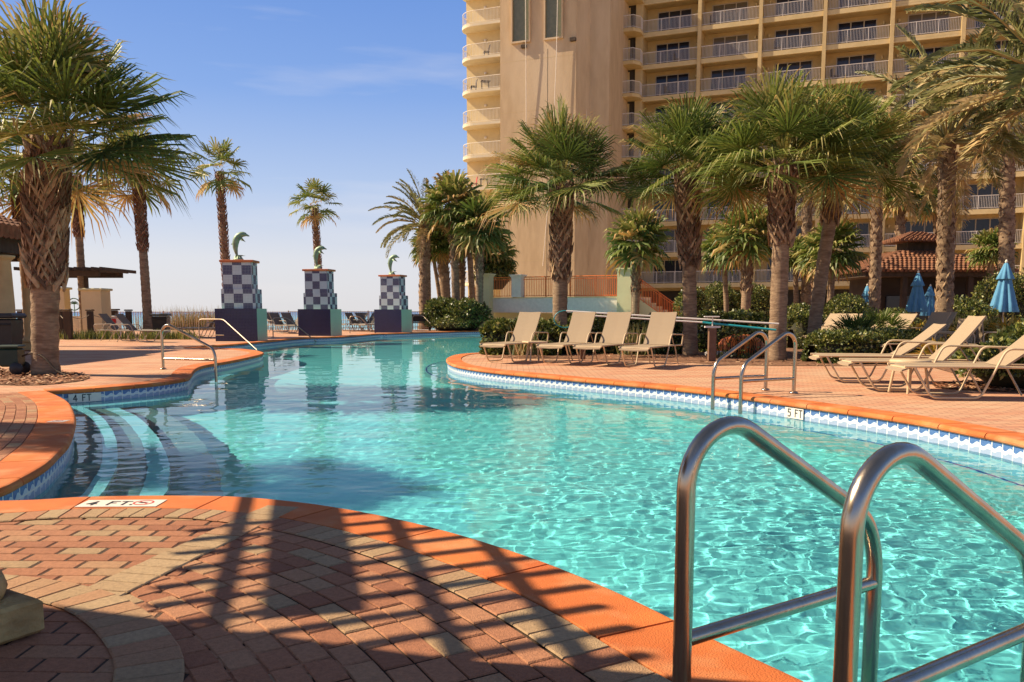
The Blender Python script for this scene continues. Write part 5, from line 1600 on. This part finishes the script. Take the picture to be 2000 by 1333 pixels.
b = MB(); u1, z1 = onw(1024, 92, WT); b.box((u1, WT - .12, z1), (.45, .24, .28), bev=.02); b.build('wall_lamp', M_wood, ap)
b = MB(); u1, z1 = onw(1120, 78, WT); b.box((u1, WT - .12, z1), (.5, .24, .3), bev=.02); b.build('wall_lamp', M_wood, ap)
def rope(pts, label):
    b = MB(); R3 = Matrix.Rotation(rzf, 3, 'Z')
    P_ = []
    for (pxx, pyy, w) in pts:
        u, z = onw(pxx, pyy, w); P_.append(OF + R3 @ Vector((u, w, z)))
    b.tube(P_, .028, 5); tag(b.build('hanging_rope', M_white), label, 'rope', 'ropes hanging down the tower')
rope([(1026, -60, WT - .3), (1027, 100, WT - .28), (1028, 320, WT - .1)], 'white rope hanging down the left part of the tan tower')
rope([(1090, -60, WT - .35), (1087, 100, WT - .3), (1083, 200, WT - .3), (1077, 320, WT - .15), (1060, 520, WT - .1)], 'white rope slanting across the middle of the tan tower')
rope([(1141, -60, WT + 1.2), (1144, 150, WT + 1.25), (1147, 300, WT + 1.3)], 'white rope hanging in the tower corner recess')
# service balconies between tower and facade
wB = -1.9
ua, ub = wt(1190, wB), wt(1245, wB)
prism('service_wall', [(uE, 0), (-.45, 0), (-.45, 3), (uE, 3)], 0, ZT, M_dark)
sv = None
for f in range(NF):
    z = Z0 + f * FH
    parts = []
    if sv is None:
        b = MB(); b.add([Vector(p) for p in ((ua, wB, 0), (ub - .5, wB, 0), (ub, wB + .7, 0), (ub, 0, 0), (ua, 0, 0), (ua, wB, -.3), (ub - .5, wB, -.3), (ub, wB + .7, -.3), (ub, 0, -.3), (ua, 0, -.3))],
                        [(0, 1, 2, 3, 4), (9, 8, 7, 6, 5), (0, 5, 6, 1), (1, 6, 7, 2), (2, 7, 8, 3), (3, 8, 9, 4), (4, 9, 5, 0)])
        s1 = b.build('service_balcony_floor', M_stucco2, ap, fix=True)
        b = MB()
        path = [Vector((ua, wB + .03, 0)), Vector((ub - .52, wB + .03, 0)), Vector((ub - .03, wB + .73, 0)), Vector((ub - .03, -.2, 0))]
        for zz, rr in ((1.06, .03), (.1, .02)): b.tube([p + UP * zz for p in path], rr, 5)
        for a, c in zip(path, path[1:]):
            n = int((c - a).length / .12)
            for q in range(n + 1): 
                p = a.lerp(c, q / n); b.box((p.x, p.y, .55), (.02, .02, 1.05))
        s2 = b.build('service_railing', M_rail, ap)
        b = MB(); b.box(((ua + ub) / 2 - .9, -.04, 1.15), (1.9, .08, 2.3)); s3 = b.build('service_door_wall', M_stucco2, ap)
        b = MB(); b.lathe([(.02, 1.5), (.12, 1.45), (.12, 1.2), (.02, 1.15)], 10, (ua + .6, -.12, .3)); s4 = b.build('wall_lamp', M_white, ap)
        sv = (s1, s2, s3, s4); parts = sv
    else:
        for s in sv:
            c = s.copy(); COL.objects.link(c); setp(c, ap); parts.append(c)
    for c in parts: c.location = (0, 0, z)
# seaward wing with rounded balconies
wq = WT + .04
uA = wt(893, wq); uB = uL
wl = wt(912, WT + 1.7)
prism('sea_wing_wall', [(wl, WT + 1.7), (uL, WT + 1.7), (uL, 4), (wl + 2, 4)], 0, ZT + 2, M_cream)
sv = None
for f in range(1, NF + 1):
    z = Z0 + (f - 1) * FH
    parts = []
    if sv is None:
        out = [Vector((uB - .003, wq, 0))]
        rr = 1.5
        for i in range(11):
            a = -math.pi / 2 - (math.pi / 2) * i / 10
            out.append(Vector((uA + rr + rr * math.cos(a), wq + rr + rr * math.sin(a), 0)))
        out.append(Vector((uA + .35, wq + 3.6, 0))); out.append(Vector((wl + .2, wq + 4.6, 0))); out.append(Vector((uB - .003, wq + 4.6, 0)))
        b = MB(); b.poly([(p.x, p.y) for p in out], -.24, 0); s1 = b.build('round_balcony_floor', M_wslab, ap, fix=True)
        rp_ = [p + Vector((.04 if k > 3 else 0, .05 if k < 9 else 0, 0)) for k, p in enumerate(out[:13])]
        b = MB()
        for zz, r_ in ((1.06, .03), (.08, .02)): b.tube([p + UP * zz for p in rp_], r_, 5)
        for a, c in zip(rp_, rp_[1:]):
            n = max(1, int((c - a).length / .13))
            for q in range(n):
                p = a.lerp(c, q / n); b.box((p.x, p.y, .55), (.022, .022, 1.02))
        s2 = b.build('round_balcony_railing', M_white, ap)
        b = MB(); b.box((uB - .30, WT + 1.67, 1.1), (.75, .06, 2.2)); s3 = b.build('balcony_door', M_glass, ap)
        b = MB(); b.lathe([(.02, -.12), (.13, -.08), (.13, .08), (.02, .12)], 10, ((wl + uB) / 2 - .1, WT + 1.62, 1.75)); s4 = b.build('wall_lamp', M_white, ap)
        sv = (s1, s2, s3, s4); parts = sv
    else:
        for s in sv:
            c = s.copy(); COL.objects.link(c); setp(c, ap); parts.append(c)
    for c in parts: c.location = (0, 0, z)
def bal_item(pxx, pyy, w, label, m, cat):
    u, z = onw(pxx, pyy, w); P = OF + Matrix.Rotation(rzf, 3, 'Z') @ Vector((u, w, z))
    f = round((z - Z0) / FH); P.z = Z0 + f * FH
    o = empty('balcony_' + cat, P, rzf + .6, label, cat)
    if cat == 'table':
        b = MB(); b.box((0, 0, .72), (.8, .6, .05)); b.build('table_top', m, o)
        for sx in (-.3, .3):
            for sy in (-.2, .2):
                b = MB(); b.box((sx, sy, .35), (.05, .05, .7)); b.build('leg', m, o)
    else:
        b = MB(); b.box((0, 0, .42), (.5, .5, .06)); b.build('seat', m, o)
        b = MB(); b.box((.24, 0, .72), (.05, .5, .6), Matrix.Rotation(.2, 3, 'Y')); b.build('backrest', m, o)
        for sx in (-.2, .2):
            b = MB(); b.box((sx, 0, .2), (.04, .45, .4)); b.build('leg', m, o)
bal_item(926, 350, WT + .6, 'red chair on the lowest rounded balcony', M_redcloth, 'chair')
bal_item(946, 350, WT + .5, 'dark table on the lowest rounded balcony', M_chairdark, 'table')
bal_item(925, 162, WT + .6, 'dark chair on the third rounded balcony from the top', M_chairdark, 'chair')
bal_item(948, 162, WT + .5, 'dark table on the third rounded balcony from the top', M_chairdark, 'table')
bal_item(950, 98, WT + .6, 'dark chair on the second rounded balcony from the top', M_chairdark, 'chair')

# ------------------------------------------------------------------ hut with tiled roof
ht = empty('tiled_hut', (A(1800, 600, 41).x, 42, 0), 0, 'dark hut with clay tile hip roof and small cupola', 'hut')
def hip_roof(W_, D_, z0, z1, top, m, parent, name, ov=0.0):
    b = MB(); rows = 9
    def ring(t): return (W_ / 2 * (1 - t) + top[0] * t, D_ / 2 * (1 - t) + top[1] * t, z0 + (z1 - z0) * t)
    a, d, z = ring(0); a2, d2, z2 = ring(1)
    b.add([(-a, -d, z), (a, -d, z), (a, d, z), (-a, d, z), (-a2, -d2, z2), (a2, -d2, z2), (a2, d2, z2), (-a2, d2, z2)], [(0, 1, 5, 4), (1, 2, 6, 5), (2, 3, 7, 6), (3, 0, 4, 7), (4, 5, 6, 7), (3, 2, 1, 0)], .4)
    for side in range(4):
        M_ = Matrix.Rotation(side * math.pi / 2, 3, 'Z'); wide = side % 2 == 0
        for k in range(rows):
            t0, t1 = k / rows, (k + 1.15) / rows
            x0, y0, zz0 = ring(t0); x1, y1, zz1 = ring(min(1, t1))
            hw0, hd0 = (x0, y0) if wide else (y0, x0); hw1, hd1 = (x1, y1) if wide else (y1, x1)
            n = max(1, int(2 * hw0 / .21))
            for i in range(n):
                u = -1 + 2 * (i + .5) / n
                if abs(u * hw0) > hw1 + .05: continue
                b.tube([M_ @ Vector((u * hw0, -hd0 - .02, zz0 + .07)), M_ @ Vector((u * hw0, -hd1, zz1 + .03))], [.085, .07], 6, rnd.random(), cap=True)
    b.build(name, m, parent)
hip_roof(7.4, 5.6, 2.95, 4.0, (1.0, .8), M_roof, ht, 'roof')
b = MB(); b.box((0, 0, 2.84), (7.0, 5.2, .2)); b.build('fascia', M_wood, ht)
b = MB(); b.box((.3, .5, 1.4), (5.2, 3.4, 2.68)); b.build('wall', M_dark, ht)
b = MB(); b.box((.2, .2, 4.15), (1.5, 1.2, .7)); b.build('cupola_wall', M_wood, ht)
hip_roof(2.6, 2.2, 4.5, 4.95, (.2, .1), M_roof, ht, 'cupola_roof')
for x in (-3.1, -1.55, 1.55, 3.1):
    b = MB(); b.box((x, -2.35, 1.4), (.24, .24, 2.75), bev=.01); b.build('post', M_wood, ht)
b = MB(); b.box((-.6, -1.25, 1.1), (2.6, .06, 1.5)); b.build('window', M_glass, ht)
b = MB(); b.box((.2, -1.9, .95), (3.6, .5, .08)); b.build('counter', M_wood_b, ht)

# ------------------------------------------------------------------ closed umbrellas
def umbrella(x, y, s, label):
    o = empty('closed_umbrella', (x, y, 0), rnd.uniform(0, 1), label, 'umbrella', 'closed light blue umbrellas'); o.scale = (s, s, s)
    b = MB(); b.tube([(0, 0, 0), (0, 0, 2.7)], .024, 8); b.build('pole', M_white, o)
    b = MB(); b.lathe([(.36, 1.08, .22), (.37, 1.10, .22), (.31, 1.35, .22), (.25, 1.65, .20), (.19, 1.95, .16), (.17, 2.10, .12), (.16, 2.25, .10), (.05, 2.62, .04), (.03, 2.66, 0)], 64, nf=8); b.build('canopy', M_blue, o)
    b = MB(); b.lathe([(.235, 2.13, .12), (.24, 2.15, .12), (.16, 2.36, .10), (.06, 2.64, .03)], 64, nf=8); b.build('canopy_vent', M_blue, o)
    b = MB(); b.lathe([(.03, 2.64), (.045, 2.70), (.02, 2.76)], 10); b.build('finial', M_white, o)
    b = MB(); b.lathe([(.25, 0), (.26, .05), (.06, .09), (.04, .2)], 16); b.build('base', M_wood, o)
for (pxx, Y, lab) in ((1960, 27, 'closest closed blue umbrella at the right, by the tall hedge'), (1790, 34, 'closed blue umbrella in front of the hut, left of the date palm'), (1815, 37.5, 'slimmer closed blue umbrella touching the tall date palm trunk'), (1692, 37, 'closed blue umbrella half hidden behind the dark palmetto')):
    p = A(pxx, 600, Y); umbrella(p.x, Y, .84 if Y > 36 else 1, lab)

# ------------------------------------------------------------------ pool cleaning poles on their stand
YP = 18.6
st_ = empty('pole_stand', (A(1390, 690, YP).x, YP, 0), 0, 'brown wooden post holding the pool cleaning poles', 'post')
b = MB(); b.box((0, 0, .37), (.16, .14, .74), bev=.01); b.build('post_shaft', M_wood_b, st_)
b = MB(); b.box((0, 0, .76), (.34, .10, .04)); b.tube([(0, 0, .76), (0, 0, .97)], .013, 6); b.box((-.02, 0, .985), (.34, .09, .03), bev=.01); b.build('hook', M_tubew, st_)
st2 = empty('pole_stand', (A(1138, 690, YP + .6).x, YP + .6, 0), 0, 'short post at the left end of the cleaning poles', 'post')
b = MB(); b.box((0, 0, .42), (.12, .12, .84)); b.build('post_shaft', M_wood_b, st2)
b = MB(); b.box((0, 0, .88), (.28, .09, .04)); b.build('hook', M_tubew, st2)
p0, p1 = A(1106, 608, YP + .9), A(1521, 633, YP - .25)
b = MB(); b.tube([p0, p1], .021, 8); o = b.build('cleaning_pole', M_tubew); tag(o, 'upper white pool cleaning pole resting on the brown post', 'pole')
p0, p1 = A(1120, 615, YP + .8), A(1372, 630, YP + .1); p2 = A(1516, 645, YP - .35)
b = MB(); b.tube([p0, p1], .019, 8); o = b.build('cleaning_pole', M_tubew); tag(o, 'lower pool cleaning pole with a teal end half', 'pole')
b = MB(); b.tube([p1, p2], .024, 8); b.build('teal_section', M_teal, o)
q = A(1122, 622, YP + .9)
b = MB()
pts = []
for i in range(15):
    a = i / 14 * math.pi * 1.9 + .4; pts.append(Vector((q.x - .22 + .26 * math.cos(a), q.y, q.z - .02 + .20 * math.sin(a))))
b.tube(pts, .012, 5); o = b.build('net_hoop', M_teal); tag(o, 'teal skimmer net hoop at the left end of the poles', 'net')
# orange and white kayaks/floats behind the hedge
p = A(1447, 680, 20.7)
o = empty('orange_slide', (p.x, 20.7, 0), .1, 'orange slide base seen through the hedge', 'slide')
b = MB(); b.lathe([(.62, 0), (.60, .22), (.48, .42), (.2, .53), (.03, .55)], 20); b.build('shell', M_orange, o)
b = MB(); b.box((-.55, -.35, .07), (.9, .3, .14), bev=.04); b.build('white_step', M_white, o)
